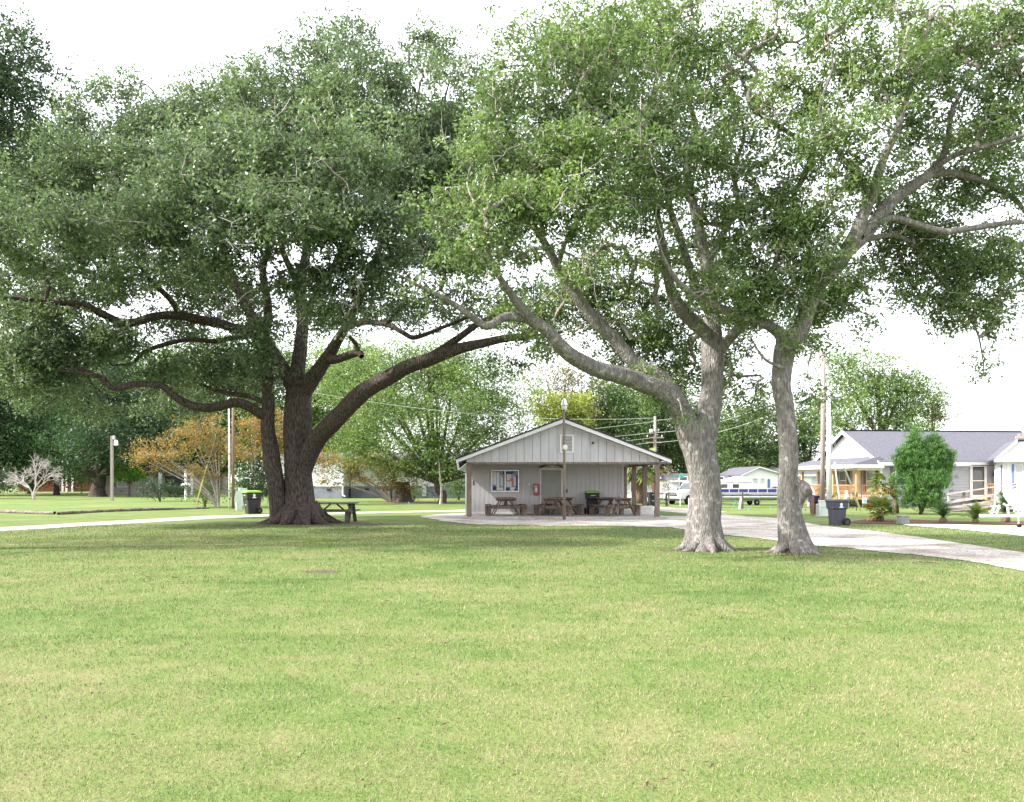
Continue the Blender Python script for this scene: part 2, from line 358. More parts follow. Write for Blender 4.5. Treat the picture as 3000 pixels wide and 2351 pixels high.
leafmat('leaf_mid', [(0.06, 0.115, 0.038), (0.10, 0.165, 0.054), (0.16, 0.225, 0.08)], nscale=0.3)
leafmat('leaf_yellow', [(0.16, 0.22, 0.05), (0.24, 0.28, 0.06), (0.32, 0.34, 0.09)], nscale=0.6)
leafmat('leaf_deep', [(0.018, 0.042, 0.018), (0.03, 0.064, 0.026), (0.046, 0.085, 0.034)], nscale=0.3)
leafmat('leaf_willow', [(0.055, 0.12, 0.05), (0.08, 0.16, 0.062), (0.115, 0.20, 0.078)], nscale=0.4)
leafmat('leaf_orange', [(0.075, 0.13, 0.03), (0.11, 0.15, 0.035), (0.20, 0.18, 0.045), (0.35, 0.21, 0.06), (0.38, 0.23, 0.075), (0.38, 0.165, 0.10)], nscale=0.8, tint=(1.1, 1.0, 0.7))
leafmat('leaf_orange_green', [(0.06, 0.11, 0.02), (0.11, 0.14, 0.03), (0.32, 0.16, 0.025), (0.40, 0.19, 0.03)], nscale=0.8)
leafmat('leaf_lime', [(0.09, 0.22, 0.012), (0.12, 0.28, 0.018), (0.16, 0.32, 0.03)], nscale=0.8)
leafmat('leaf_juniper', [(0.05, 0.13, 0.035), (0.09, 0.20, 0.05), (0.14, 0.26, 0.075)], nscale=2.0, trans=0.25)
leafmat('leaf_brownish', [(0.10, 0.12, 0.04), (0.17, 0.15, 0.06), (0.24, 0.20, 0.09)], nscale=0.6)
leafmat('leaf_palm', [(0.05, 0.12, 0.02), (0.10, 0.17, 0.035), (0.20, 0.22, 0.05)], nscale=3, trans=0.25)
leafmat('leaf_palm_yellow', [(0.20, 0.20, 0.03), (0.38, 0.32, 0.05), (0.42, 0.30, 0.08)], nscale=3, trans=0.25)
leafmat('leaf_cycad', [(0.03, 0.085, 0.02), (0.05, 0.12, 0.03), (0.07, 0.15, 0.04)], nscale=3, trans=0.15)

def catmull(pts, sub):
    P = np.asarray(pts, float); n = len(P); out = []
    for i in range(n - 1):
        p0, p1, p2, p3 = P[max(i - 1, 0)], P[i], P[i + 1], P[min(i + 2, n - 1)]
        for k in range(sub):
            t = k / sub
            out.append(0.5 * ((2 * p1) + (-p0 + p2) * t + (2 * p0 - 5 * p1 + 4 * p2 - p3) * t * t + (-p0 + 3 * p1 - 3 * p2 + p3) * t ** 3))
    out.append(P[-1]); return np.array(out)

def sweep(P, r, n, seed, rough=0.05, flare=0.0, base_z=0.0):
    """knobbly tapering limb along P"""
    g = np.random.default_rng(seed); K = len(P); T = np.gradient(P, axis=0); T /= np.linalg.norm(T, axis=1)[:, None] + 1e-9
    a = np.cross(T[0], (0.2, 1.0, 0.1)); a /= np.linalg.norm(a); vs = []
    an = np.linspace(0, 2 * np.pi, n, endpoint=False); ph = g.uniform(0, 6.28, 8); s = np.r_[0, np.cumsum(np.linalg.norm(np.diff(P, axis=0), axis=1))]
    for i in range(K):
        a = a - T[i] * a.dot(T[i]); a /= np.linalg.norm(a); b = np.cross(T[i], a)
        q = 1 + rough * (np.sin(3 * an + ph[0] + s[i] * 1.3) + 0.8 * np.sin(5 * an + ph[1] - s[i] * 0.9) + 0.9 * np.sin(2 * an + ph[2] + s[i] * 2.1) + 0.7 * np.sin(7 * an + ph[5] + s[i] * 3)) \
              + rough * 0.9 * math.sin(s[i] * 1.7 + ph[3]) + rough * 0.3 * math.sin(s[i] * 4.1 + ph[4])
        if flare > 0:
            h = max(0.0, P[i, 2] - base_z); e = math.exp(-h / 0.65); e2 = math.exp(-h / 0.16)
            q = q + flare * (e * (0.42 + 0.22 * np.sin(5 * an + ph[6])) + e2 * (0.45 + 0.55 * np.sin(5 * an + ph[6]) + 0.35 * np.sin(3 * an + ph[7])))
        vs.append(P[i] + (np.outer(np.cos(an) * q, a) + np.outer(np.sin(an) * q, b)) * r[i])
    vs = np.concatenate(vs); i, k = np.meshgrid(np.arange(K - 1), np.arange(n), indexing='ij'); k2 = (k + 1) % n
    fs = np.stack([i * n + k, i * n + k2, (i + 1) * n + k2, (i + 1) * n + k], -1).reshape(-1, 4)
    return vs, fs

def unit(a): return a / (np.linalg.norm(a, axis=-1, keepdims=True) + 1e-9)
def leaves(name, C, L, wid, m, parent, base, upbias=0.5, updir=0.0, tri=False, outward=None):
    n = len(C); nor = unit(rng.normal(size=(n, 3)) + np.array([0, 0, upbias]))
    d = rng.normal(size=(n, 3)) + np.array([0, 0, updir])
    if outward is not None: d = d + outward
    d = unit(d - nor * (d * nor).sum(1)[:, None]) if updir <= 0.8 else unit(d)
    wv = unit(np.cross(nor, d)); L = L * rng.uniform(0.7, 1.3, n); wd = wid * rng.uniform(0.75, 1.25, n)
    C = C - base
    if tri:
        v = np.empty((n, 3, 3)); v[:, 0] = C + wv * (wd / 2)[:, None]; v[:, 1] = C - wv * (wd / 2)[:, None]; v[:, 2] = C + d * L[:, None]
        k = 3
    else:
        v = np.empty((n, 4, 3)); mid = C + d * (L * 0.45)[:, None]; nn = np.cross(d, wv)
        v[:, 0] = C; v[:, 1] = mid + wv * (wd / 2)[:, None]; v[:, 2] = C + d * L[:, None] - nn * (L * 0.12)[:, None]; v[:, 3] = mid - wv * (wd / 2)[:, None]
        k = 4
    o = np_mesh(name, v.reshape(-1, 3), np.arange(n * k).reshape(-1, k), m, parent); o['kind'] = 'stuff'; return o

TRI = [0]
def tree(name, label, cat, base, limbs, blobs, leaf, bark, Lf, Wf, nleaf, clump_r, dens, sides=14, flare=0.5, group=None, tri=False,
         sub=5, twig_bark=None, upbias=0.5, updir=0.0, rough=0.05, flat=0.6, shell=0.45, seed=1, tufts=5, ts=0.42, droop=0.0, twigpale=1.0, spray=0, roots=None, gap=0.0, wl=2.6):
    """base: ground point.  limbs: list of (list of (x,y,z,r), ) in world coords.  blobs: (centre, (rx,ry,rz), density)"""
    base = np.array(base, float); root = empty(name, base, 0, label, cat, group)
    V = []; Fc = []; nodes = []; k = 0
    for li, lb in enumerate(limbs):
        P = catmull([p[:3] for p in lb], sub); r = np.interp(np.linspace(0, len(lb) - 1, len(P)), range(len(lb)), [p[3] for p in lb])
        jt = rng.normal(size=P.shape); jt = np.stack([np.convolve(jt[:, q], np.ones(7) / 7, 'same') for q in range(3)], 1)
        P = P + jt * (r * (0.05 if r[0] > .2 else 0.16))[:, None] * np.clip((np.arange(len(P)) - 2) / 6, 0, 1)[:, None]
        v, f_ = sweep(P, r, sides if r[0] > 0.12 else 8, seed * 50 + li, rough, flare if lb[0][2] < 0.3 else 0.0, 0.0)
        V.append(v); Fc.append(f_ + k); k += len(v)
        nodes.append(P[len(P) // 4:] if lb[0][2] < 0.3 else P)
    if roots:       # surface roots running out from the foot
        nr, r_, ln_ = roots
        for q in range(nr):
            an_ = 2 * math.pi * (q + rng.uniform(-.3, .3)) / nr; d_ = np.array([math.cos(an_), math.sin(an_), 0]); sd = np.array([-d_[1], d_[0], 0]); L_ = ln_ * rng.uniform(.7, 1.25); wob_ = rng.uniform(-.3, .3, 3) * L_ * .5
            pts = np.array([base + d_ * r_ * .45 + [0, 0, r_ * .75], base + d_ * r_ * .95 + sd * wob_[0] * .2 + [0, 0, r_ * .30], base + d_ * (r_ + L_ * .45) + sd * wob_[1] * .5 + [0, 0, r_ * .06], base + d_ * (r_ + L_) + sd * wob_[2] + [0, 0, -.05]])
            P = catmull(pts, 5); v, f_ = sweep(P, np.interp(np.linspace(0, 1, len(P)), [0, .35, .7, 1], [r_ * .42, r_ * .34, r_ * .17, r_ * .07]), 9, seed * 77 + q, .06)
            V.append(v); Fc.append(f_ + k); k += len(v)
    np_mesh('trunk', np.concatenate(V) - base, np.concatenate(Fc), bark, root, True)
    # clumps of foliage
    cs = []
    for c, rad, dn in blobs:
        c = np.array(c); rad = np.array(rad); area = math.pi * rad[0] * rad[2]; n = max(4, int(area * dens * dn))
        u = unit(rng.normal(size=(n, 3))); q = rng.uniform(shell ** 3, 1, n) ** (1 / 3.0)
        lump = 1 + 0.16 * np.sin(u[:, 0] * 5 + c[0]) + 0.14 * np.sin(u[:, 2] * 6 + c[2]) + 0.10 * np.sin(u[:, 1] * 7)
        cs.append(c + u * rad * (q * lump)[:, None])
    cs = np.concatenate(cs); cs = cs[cs[:, 2] > 0.4]
    if gap:          # open layered gaps through the crown
        g_ = np.random.default_rng(seed + 400); val = np.zeros(len(cs))
        for _ in range(7):
            kv = g_.normal(size=3) * np.array([1, 1, 1.7]); kv *= 2 * np.pi / wl / 1.6; val += np.sin(cs @ kv + g_.uniform(0, 6.28))
        cs = cs[val > np.quantile(val, gap)]
    N0 = np.concatenate(nodes); d0 = np.array([np.min(((N0 - c) ** 2).sum(1)) for c in cs]); cs = cs[np.argsort(d0)]
    M = len(cs); K = 5; NN = np.empty((len(N0) + M * 3, 3)); NN[:len(N0)] = N0; own = np.full(len(NN), -1); cnt = len(N0)
    par = np.full(M, -1); TP = np.empty((M, K, 3))
    for i, c in enumerate(cs):
        dd = ((NN[:cnt] - c) ** 2).sum(1); j = int(np.argmin(dd)); p = NN[j]; par[i] = own[j]
        ln = math.sqrt(dd[j]) + 1e-6; t = np.linspace(0, 1, K)[:, None]
        bend = rng.normal(size=3) * 0.16 * ln + np.array([0, 0, 0.10 * ln])
        path = p + (c - p) * t + bend * (4 * t * (1 - t)) + rng.normal(size=(K, 3)) * 0.05 * ln * (t > 0) * (t < 1)
        TP[i] = path; NN[cnt:cnt + 3] = path[[2, 3, 4]]; own[cnt:cnt + 3] = i; cnt += 3
    wt = np.ones(M)
    for i in range(M - 1, -1, -1):
        if par[i] >= 0: wt[par[i]] += wt[i]
    r0 = 0.0075 * twigpale * wt ** 0.5 + 0.004; rr = np.stack([r0 * s for s in (1.15, 1.0, 0.85, 0.7, 0.45)], 1) ; rr = np.minimum(rr, 0.075)
    T = unit(np.gradient(TP, axis=1)); a = unit(np.cross(T, np.array([0.3, 0.2, 1.0]))); b = np.cross(T, a); n = 4
    ring = np.stack([TP + (a * math.cos(x) + b * math.sin(x)) * rr[..., None] for x in (0, math.pi / 2, math.pi, 1.5 * math.pi)], 2)  # M,K,4,3
    i, kk, q = np.meshgrid(np.arange(M), np.arange(K - 1), np.arange(4), indexing='ij'); b0 = i * K * 4 + kk * 4
    fs = np.stack([b0 + q, b0 + (q + 1) % 4, b0 + 4 + (q + 1) % 4, b0 + 4 + q], -1).reshape(-1, 4)
    br = np_mesh('branches', ring.reshape(-1, 3) - base, fs, twig_bark or bark, root, True); br['kind'] = 'stuff'
    if spray:      # bare dead twigs standing out of the foliage
        mb = MB(); order = np.argsort(cs[:, 1] + rng.normal(size=M) * 1.2)[:max(spray * 3, 10)]
        for q_ in rng.choice(order, min(spray, len(order)), replace=False):
            c_ = cs[q_] - base; d_ = unit(rng.normal(size=3) + np.array([0, -.9, .15])); ln = rng.uniform(.35, .85) * clump_r / .25
            pts = [c_ + d_ * ln * t_ + np.array([0, 0, -.22 * ln * t_ * t_]) + rng.normal(size=3) * .05 * ln * (t_ > 0) for t_ in (0, .35, .7, 1)]
            r_ = .012 * clump_r / .25
            mb.tube(pts, [r_, r_ * .8, r_ * .6, r_ * .35], 4)
            for s_ in range(2):
                b_ = pts[1 + s_]; e_ = unit(d_ + rng.normal(size=3) * .8); mb.tube([b_, b_ + e_ * ln * .25 + rng.normal(size=3) * .02, b_ + e_ * ln * .5], [r_ * .6, r_ * .5, r_ * .25], 4)
        mb.build('dead_twigs', 'dead_twig', root)['kind'] = 'stuff'
    # leaves gathered in tufts round each clump
    tc = cs[:, None, :] + rng.normal(size=(M, tufts, 3)) * clump_r * np.array([1, 1, flat])
    if droop: tc[..., 2] -= np.abs(rng.normal(size=(M, tufts))) * droop
    per = max(1, int(round(nleaf / tufts)))
    lc = tc[:, :, None, :] + rng.normal(size=(M, tufts, per, 3)) * clump_r * ts * np.array([1, 1, 0.75])
    lc = lc.reshape(-1, 3); lc = lc[lc[:, 2] > 0.05]
    leaves('crown', lc, Lf, Wf, leaf, root, base, upbias, updir, tri)
    TRI[0] += len(lc) * (1 if tri else 2) + len(fs) * 2
    print(name, 'clumps', M, 'leaves', len(lc)); return root

def LB(Y0, pts):        # limb traced in photo pixels: (px, py, depth offset, width px)
    out = []
    for px, py, dd, wpx in pts:
        p = W(px, py, Y0 + dd); out.append((p.x, p.y, p.z, wpx * (Y0 + dd) / F_PX / 2))
    return out
def BL(Y0, items):      # foliage masses: (px, py, rx px, ry px, depth offset, depth radius factor, density)
    out = []
    for px, py, rx, ry, dd, df, dn in items:
        Y = Y0 + dd; s = Y / F_PX; c = W(px, py, Y); out.append(((c.x, c.y, c.z), (rx * s, (rx + ry) / 2 * s * df, ry * s), dn))
    return out

# ------------------------------------------------------------------ the dark two-stemmed live oak on the left
Y0 = DY(1534)
oak_l = [
    [(884, 1541, 0, 98), (882, 1510, 0, 90), (878, 1442, 0, 82), (870, 1360, 0, 78), (870, 1278, 0, 76), (874, 1196, 0, 78), (872, 1134, 0, 66)],
    [(820, 1534, -.2, 52), (815, 1500, -.2, 47), (811, 1442, -.2, 47), (797, 1340, -.3, 49), (784, 1257, -.4, 42), (786, 1180, -.5, 35), (781, 1073, -.7, 30), (777, 1000, -.8, 27), (786, 900, -1, 24), (770, 790, -1.6, 20), (800, 680, -2.2, 15), (780, 560, -2.4, 10), (820, 440, -2.5, 6)],
    [(868, 1150, 0, 50), (838, 1094, 0.1, 40), (804, 1040, 0.2, 36), (778, 995, 0.3, 33), (740, 930, 0.5, 28), (690, 830, 0.6, 22), (640, 700, 0.6, 17), (560, 560, 0.5, 12), (520, 440, 0.5, 6)],
    [(872, 1150, 0, 56), (871, 1094, 0.1, 44), (879, 1032, 0.3, 40), (882, 991, 0.5, 37), (886, 930, 0.9, 33), (880, 840, 1.2, 28), (900, 720, 1.4, 24), (890, 600, 1.2, 19), (930, 440, 0.8, 14), (950, 280, 0.3, 9), (960, 140, 0, 4)],
    [(876, 1155, 0, 60), (904, 1122, -.2, 48), (936, 1081, -.5, 43), (964, 1040, -.8, 36), (988, 999, -1.1, 30), (1012, 960, -1.5, 26), (1050, 880, -2, 22), (1100, 760, -2.4, 18), (1150, 600, -2.4, 14), (1200, 430, -2, 10), (1230, 250, -1.6, 5)],
    [(962, 1052, -.8, 30), (990, 1053, -1.1, 26), (1021, 1041, -1.5, 24), (1050, 1034, -1.8, 20), (1060, 1046, -2.0, 15)],
    [(1050, 1034, -1.8, 16), (1042, 1010, -2, 14), (1022, 985, -2.2, 10)],
    [(880, 1430, 0, 40), (892, 1370, -.1, 52), (908, 1322, -.3, 55), (936, 1278, -.6, 54), (976, 1237, -1.0, 53), (1021, 1192, -1.4, 52), (1070, 1147, -1.8, 49), (1132, 1110, -2.2, 46), (1193, 1075, -2.6, 43), (1255, 1053, -3, 38), (1337, 1025, -3.4, 33), (1419, 1006, -3.7, 27), (1488, 991, -4, 22), (1588, 985, -4.2, 15), (1650, 972, -4.4, 8)],
    [(1255, 1050, -3, 26), (1330, 1000, -3.3, 21), (1400, 950, -3.6, 17), (1470, 920, -3.8, 13), (1560, 900, -4, 7)],
    [(1009, 966, -1.5, 18), (1055, 946, -2, 17), (1133, 952, -2.6, 15), (1180, 975, -3, 14), (1211, 990, -3.2, 14), (1260, 975, -3.4, 12), (1300, 958, -3.6, 11), (1370, 930, -3.8, 8)],
    [(1133, 952, -2.6, 12), (1170, 905, -2.9, 10), (1230, 880, -3.1, 8), (1290, 850, -3.3, 5)],
    [(788, 1260, -.35, 24), (778, 1222, -.45, 32), (760, 1210, -.6, 31), (722, 1190, -.9, 29), (686, 1178, -1.2, 28), (640, 1190, -1.5, 26), (596, 1196, -1.8, 25), (550, 1185, -2, 24), (515, 1165, -2.2, 23), (477, 1133, -2.4, 21), (430, 1126, -2.6, 19), (388, 1128, -2.8, 18), (334, 1140, -3, 16), (300, 1110, -3.2, 14), (265, 1097, -3.4, 12), (167, 1086, -3.8, 6)],
    [(286, 1103, -3.2, 11), (240, 1082, -3.2, 9), (180, 1066, -3.3, 5)],
    [(760, 960, 0.4, 30), (710, 966, 0.2, 28), (656, 952, -.2, 27), (596, 940, -.6, 26), (525, 924, -1, 26), (453, 926, -1.5, 25), (400, 944, -1.8, 24), (352, 946, -2.1, 23), (318, 932, -2.3, 22), (286, 914, -2.5, 21), (239, 892, -2.8, 19), (149, 886, -3.2, 16), (60, 876, -3.6, 13), (-60, 868, -4, 8)],
    [(245, 892, -2.8, 14), (190, 915, -3, 12), (120, 945, -3.2, 9), (40, 985, -3.4, 5)],
    [(525, 920, -1, 20), (500, 880, -1.3, 16), (440, 820, -1.8, 13), (380, 740, -2.2, 10), (300, 640, -2.6, 6)],
    [(775, 985, 0.2, 18), (698, 988, -.1, 15), (626, 1000, -.5, 14), (555, 994, -.9, 14), (477, 1011, -1.2, 13), (417, 1035, -1.5, 11), (388, 1065, -1.7, 9), (328, 1071, -2, 5)],
    [(790, 1190, -.5, 18), (740, 1165, -.3, 16), (680, 1155, 0.0, 14), (620, 1140, 0.4, 11), (560, 1110, 0.8, 7)],
    [(886, 930, 0.9, 22), (940, 840, 1.8, 18), (1000, 740, 2.6, 14), (1080, 600, 3.2, 9)],
    [(740, 930, 0.5, 20), (690, 850, 1.6, 16), (600, 760, 2.8, 12), (460, 660, 3.6, 7)],
    [(880, 840, 1.2, 20), (830, 740, 0, 16), (800, 600, -2, 12), (720, 480, -4, 7)],
]
bl = BL(Y0, [
    (460, 850, 190, 60, 3.5, .7, .75), (180, 850, 200, 60, 3.5, .7, .8), (680, 880, 120, 70, 3.5, .7, .7), (990, 900, 120, 55, 3, .7, .7), (1250, 925, 140, 50, 2.5, .7, .6), (60, 940, 130, 60, 3, .7, .8), (560, 960, 140, 40, 3, .7, .6),
    (250, 400, 140, 80, 1, 1.1, 1), (110, 460, 140, 90, 1, 1.1, 1), (400, 330, 130, 70, 1, 1.1, .95), (20, 560, 140, 110, 0, 1, 1),
    (960, 200, 150, 90, 0, 1.2, .75), (1010, 110, 70, 60, 0, 1, .5), (1250, 150, 120, 70, 0, 1.2, .6), (820, 330, 170, 110, -1, 1.2, 1), (1080, 330, 220, 140, -2, 1.1, 1.05), (1320, 330, 170, 130, -2, 1.1, 1),
    (640, 330, 140, 80, 1, 1.2, .9), (700, 470, 200, 120, -6, 1.1, 1.05), (500, 420, 140, 110, 0, 1.2, 1), (960, 510, 230, 130, -7, 1, 1.1), (1230, 520, 220, 150, -3, 1.1, 1.05), (1430, 520, 170, 150, -1, 1.1, .9),
    (560, 600, 210, 120, -7.5, 1, 1.1), (820, 660, 210, 110, -8, 1, 1), (1090, 700, 210, 120, -7, 1, .95), (1330, 710, 200, 110, -2.5, 1.1, .9), (980, 850, 170, 75, -6.5, 1, .95), (720, 800, 200, 70, -6.5, 1, .75),
    (330, 520, 180, 120, -1, 1.1, 1), (180, 560, 170, 140, -1, 1.1, 1), (330, 680, 210, 110, -7, 1, 1), (90, 700, 190, 110, -6, 1, 1), (480, 770, 170, 70, -3, 1, .75), (250, 810, 190, 70, -2, 1, .7), (40, 830, 140, 70, -2, 1, .8),
    (640, 880, 110, 45, -2, 1, .6), (770, 1020, 60, 100, -1.8, .8, .9), (740, 1090, 70, 55, 0.5, 1, .6), (90, 960, 170, 80, -3, 1, 1), (40, 1090, 140, 90, -3.5, 1, 1.2), (230, 1020, 150, 60, -2.5, 1, 1), (400, 1010, 140, 50, -2, 1, .8), (150, 1120, 120, 60, -1, 1, .9), (300, 1180, 110, 50, 0, 1, .7), (680, 1100, 80, 60, 1.5, 1, .6),
    (200, 1170, 90, 50, -3.8, 1, .6), (420, 1090, 110, 45, -2, 1, .7), (580, 1080, 110, 45, .5, 1, .65), (500, 1190, 100, 45, 1.5, 1, .6), (600, 1020, 90, 35, 0, 1, .5), (1180, 880, 120, 60, -3.2, 1, .6), (1380, 870, 130, 60, -3.8, 1, .7),
    (1520, 1010, 110, 35, -4.2, 1, .6), (1560, 900, 90, 60, -4, 1, .6), (1450, 1060, 60, 35, -3.8, 1, .35), (1000, 940, 80, 35, -2.8, 1, .5), (880, 430, 260, 170, 3, .8, .95), (560, 560, 260, 150, 3, .8, .9), (1200, 480, 250, 170, 3, .8, .9), (200, 640, 200, 130, 3, .8, .9),
])
tree('live_oak', 'big dark two-stemmed live oak with its picnic bench, left of the shelter', 'tree', G(882, 1534), [LB(Y0, l) for l in oak_l], bl,
     'leaf_oak_dark', 'bark_dark', 0.145, 0.070, 112, 0.40, 12.0, tufts=7, ts=.30, sides=24, flare=0.42, gap=.24, wl=3.2, spray=130, roots=(10, .78, .8), seed=3, group='oaks on the lawn', rough=0.035)

# ------------------------------------------------------------------ forked oak on the right
Y1 = DY(1611)
oak_a = [
    [(2066, 1622, 0, 92), (2066, 1590, 0, 90), (2064, 1530, 0, 88), (2068, 1470, 0, 89), (2064, 1400, 0, 92), (2050, 1330, 0, 98), (2035, 1270, 0, 104), (2032, 1235, 0, 98)],
    [(2054, 1340, .02, 60), (2058, 1290, .05, 74), (2068, 1230, 0.1, 74), (2084, 1150, 0.2, 68), (2089, 1059, 0.3, 64), (2085, 990, 0.4, 60), (2086, 950, 0.5, 52), (2088, 920, 0.6, 44), (2079, 857, 0.8, 38), (2070, 783, 1, 34), (2056, 700, 1.2, 29), (2030, 600, 1.3, 25), (2012, 500, 1.4, 21), (2040, 390, 1.4, 18), (2020, 300, 1.2, 13), (2000, 180, 1, 8), (2010, 60, .8, 4)],
    [(2046, 1345, .05, 40), (2022, 1265, 0, 62), (1988, 1195, -.2, 64), (1946, 1150, -.4, 58), (1877, 1118, -.6, 52), (1809, 1096, -.9, 49), (1740, 1080, -1.2, 47), (1690, 1056, -1.4, 45), (1655, 1030, -1.6, 43), (1630, 1004, -1.8, 41), (1598, 967, -2, 37), (1556, 939, -2.2, 33), (1520, 894, -2.5, 26), (1488, 850, -2.8, 20), (1440, 770, -3.2, 14), (1420, 680, -3.6, 7)],
    [(1552, 936, -2.2, 28), (1520, 930, -2.3, 28), (1478, 930, -2.5, 27), (1445, 950, -2.7, 25), (1420, 955, -2.8, 23), (1396, 940, -2.9, 21), (1350, 905, -3.1, 18), (1290, 870, -3.3, 15), (1220, 835, -3.5, 10), (1160, 800, -3.7, 5)],
    [(2020, 1215, 0.1, 30), (1972, 1150, 0.1, 46), (1930, 1105, 0.2, 44), (1880, 1075, 0.3, 41), (1845, 1050, 0.3, 40), (1799, 994, 0.3, 38), (1749, 949, 0.2, 35), (1708, 894, 0.1, 32), (1662, 829, 0, 29), (1634, 783, -.2, 27), (1602, 724, -.4, 23), (1560, 660, -.7, 19), (1490, 590, -1, 14), (1420, 520, -1.4, 7)],
    [(2087, 1050, 0.35, 34), (2078, 995, 0.3, 40), (2060, 965, 0.2, 40), (2038, 949, 0.1, 39), (2001, 912, -.2, 38), (1978, 875, -.4, 34), (1960, 829, -.6, 28), (1951, 760, -.9, 24), (1937, 692, -1.2, 20), (1920, 610, -1.5, 17), (1880, 520, -1.8, 13), (1820, 420, -2.2, 9), (1760, 340, -2.5, 4)],
    [(2085, 925, 0.6, 28), (2055, 880, 0.4, 26), (2030, 820, 0, 24), (2010, 750, -.4, 23), (1988, 680, -.9, 21), (1960, 600, -1.3, 18), (1945, 520, -1.7, 14), (1870, 460, -2.2, 10), (1800, 430, -2.6, 5)],
    [(2090, 1085, 0.3, 24), (2102, 1045, 0.25, 30), (2114, 1022, 0.2, 32), (2139, 990, 0, 30), (2176, 950, -.3, 28), (2215, 900, -.6, 23), (2250, 850, -1, 18), (2270, 770, -1.4, 13), (2300, 690, -1.7, 7)],
    [(2070, 783, 1, 22), (2110, 700, 1.2, 19), (2160, 600, 1.3, 16), (2150, 500, 1.2, 13), (2180, 400, 1, 10), (2160, 300, 0.8, 5)],
    [(1634, 783, -.2, 18), (1660, 700, -.6, 15), (1720, 600, -1, 12), (1750, 480, -1.5, 8), (1720, 380, -2, 4)],
    [(2030, 600, 1.3, 17), (1940, 480, 1.6, 14), (1830, 330, 1.6, 10), (1700, 200, 1.4, 5)],
]
bl = BL(Y1, [
    (1560, 130, 110, 110, -1, 1, .7), (1730, 100, 150, 110, -1, 1, .95), (1950, 90, 160, 110, 0, 1, .9), (1640, 280, 200, 120, -2, 1, 1), (1870, 290, 190, 130, -1.6, 1, .95), (2090, 200, 130, 110, 0, 1, .7),
    (1530, 430, 180, 120, -2.5, 1, 1), (1760, 450, 200, 120, -3, 1, 1.05), (1980, 470, 170, 110, -1.5, 1, .75), (1420, 600, 170, 100, -3, 1, 1.05), (1640, 610, 190, 100, -3.2, 1, 1), (1350, 720, 120, 70, -3.6, 1, .85),
    (1490, 740, 110, 60, -3.4, 1, .6), (1870, 640, 150, 90, -1.8, 1, .65), (2120, 420, 140, 110, .5, 1, .6), (2190, 600, 130, 100, -1, 1, .7), (2080, 700, 110, 70, -.6, 1, .55), (2230, 760, 110, 80, -1.2, 1, .6),
    (2140, 860, 90, 60, -.6, 1, .7), (1960, 800, 80, 60, -.8, 1, .55), (1700, 780, 90, 50, -.6, 1, .4), (1840, 900, 60, 40, .6, 1, .35), (1560, 860, 80, 40, -2.6, 1, .45), (1250, 850, 70, 40, -3.5, 1, .4), (1880, 1110, 60, 26, -.2, .8, .5), (1930, 1160, 35, 25, -.3, .8, .4), (2010, 1240, 16, 30, -1.0, .5, .4),
    (1540, 930, 110, 60, 3.5, .8, .7), (1690, 890, 130, 80, 3.5, .8, .95), (1880, 930, 140, 95, 3.5, .8, 1), (1990, 1060, 85, 100, 3.5, .8, 1), (1830, 1030, 110, 60, 3.5, .8, .85), (2120, 1110, 50, 85, 3, .8, .9), (2230, 1170, 55, 75, 3, .8, .65), (1780, 800, 150, 80, 3, .8, .8), (2150, 960, 90, 70, 3, .8, .7), (1620, 1020, 60, 35, 3.5, .8, .5), (1960, 1160, 45, 50, 3.5, .8, .5), (2040, 760, 120, 80, 2.5, .8, .6), (1950, 200, 300, 150, 2.5, .8, .45), (1750, 500, 300, 180, 1.5, .8, .4),
])
tree('live_oak', 'forked pale-barked oak in the middle of the lawn edge, limb arching over the shelter', 'tree', G(2066, 1612), [LB(Y1, l) for l in oak_a], bl,
     'leaf_oak_light', 'bark_pale', 0.098, 0.048, 96, 0.25, 23, tufts=7, ts=.30, sides=26, flare=0.55, gap=.16, wl=2.0, spray=260, roots=(8, .40, .45), seed=5, group='oaks on the lawn', twigpale=1.35, twig_bark='twig_grey', rough=0.032)

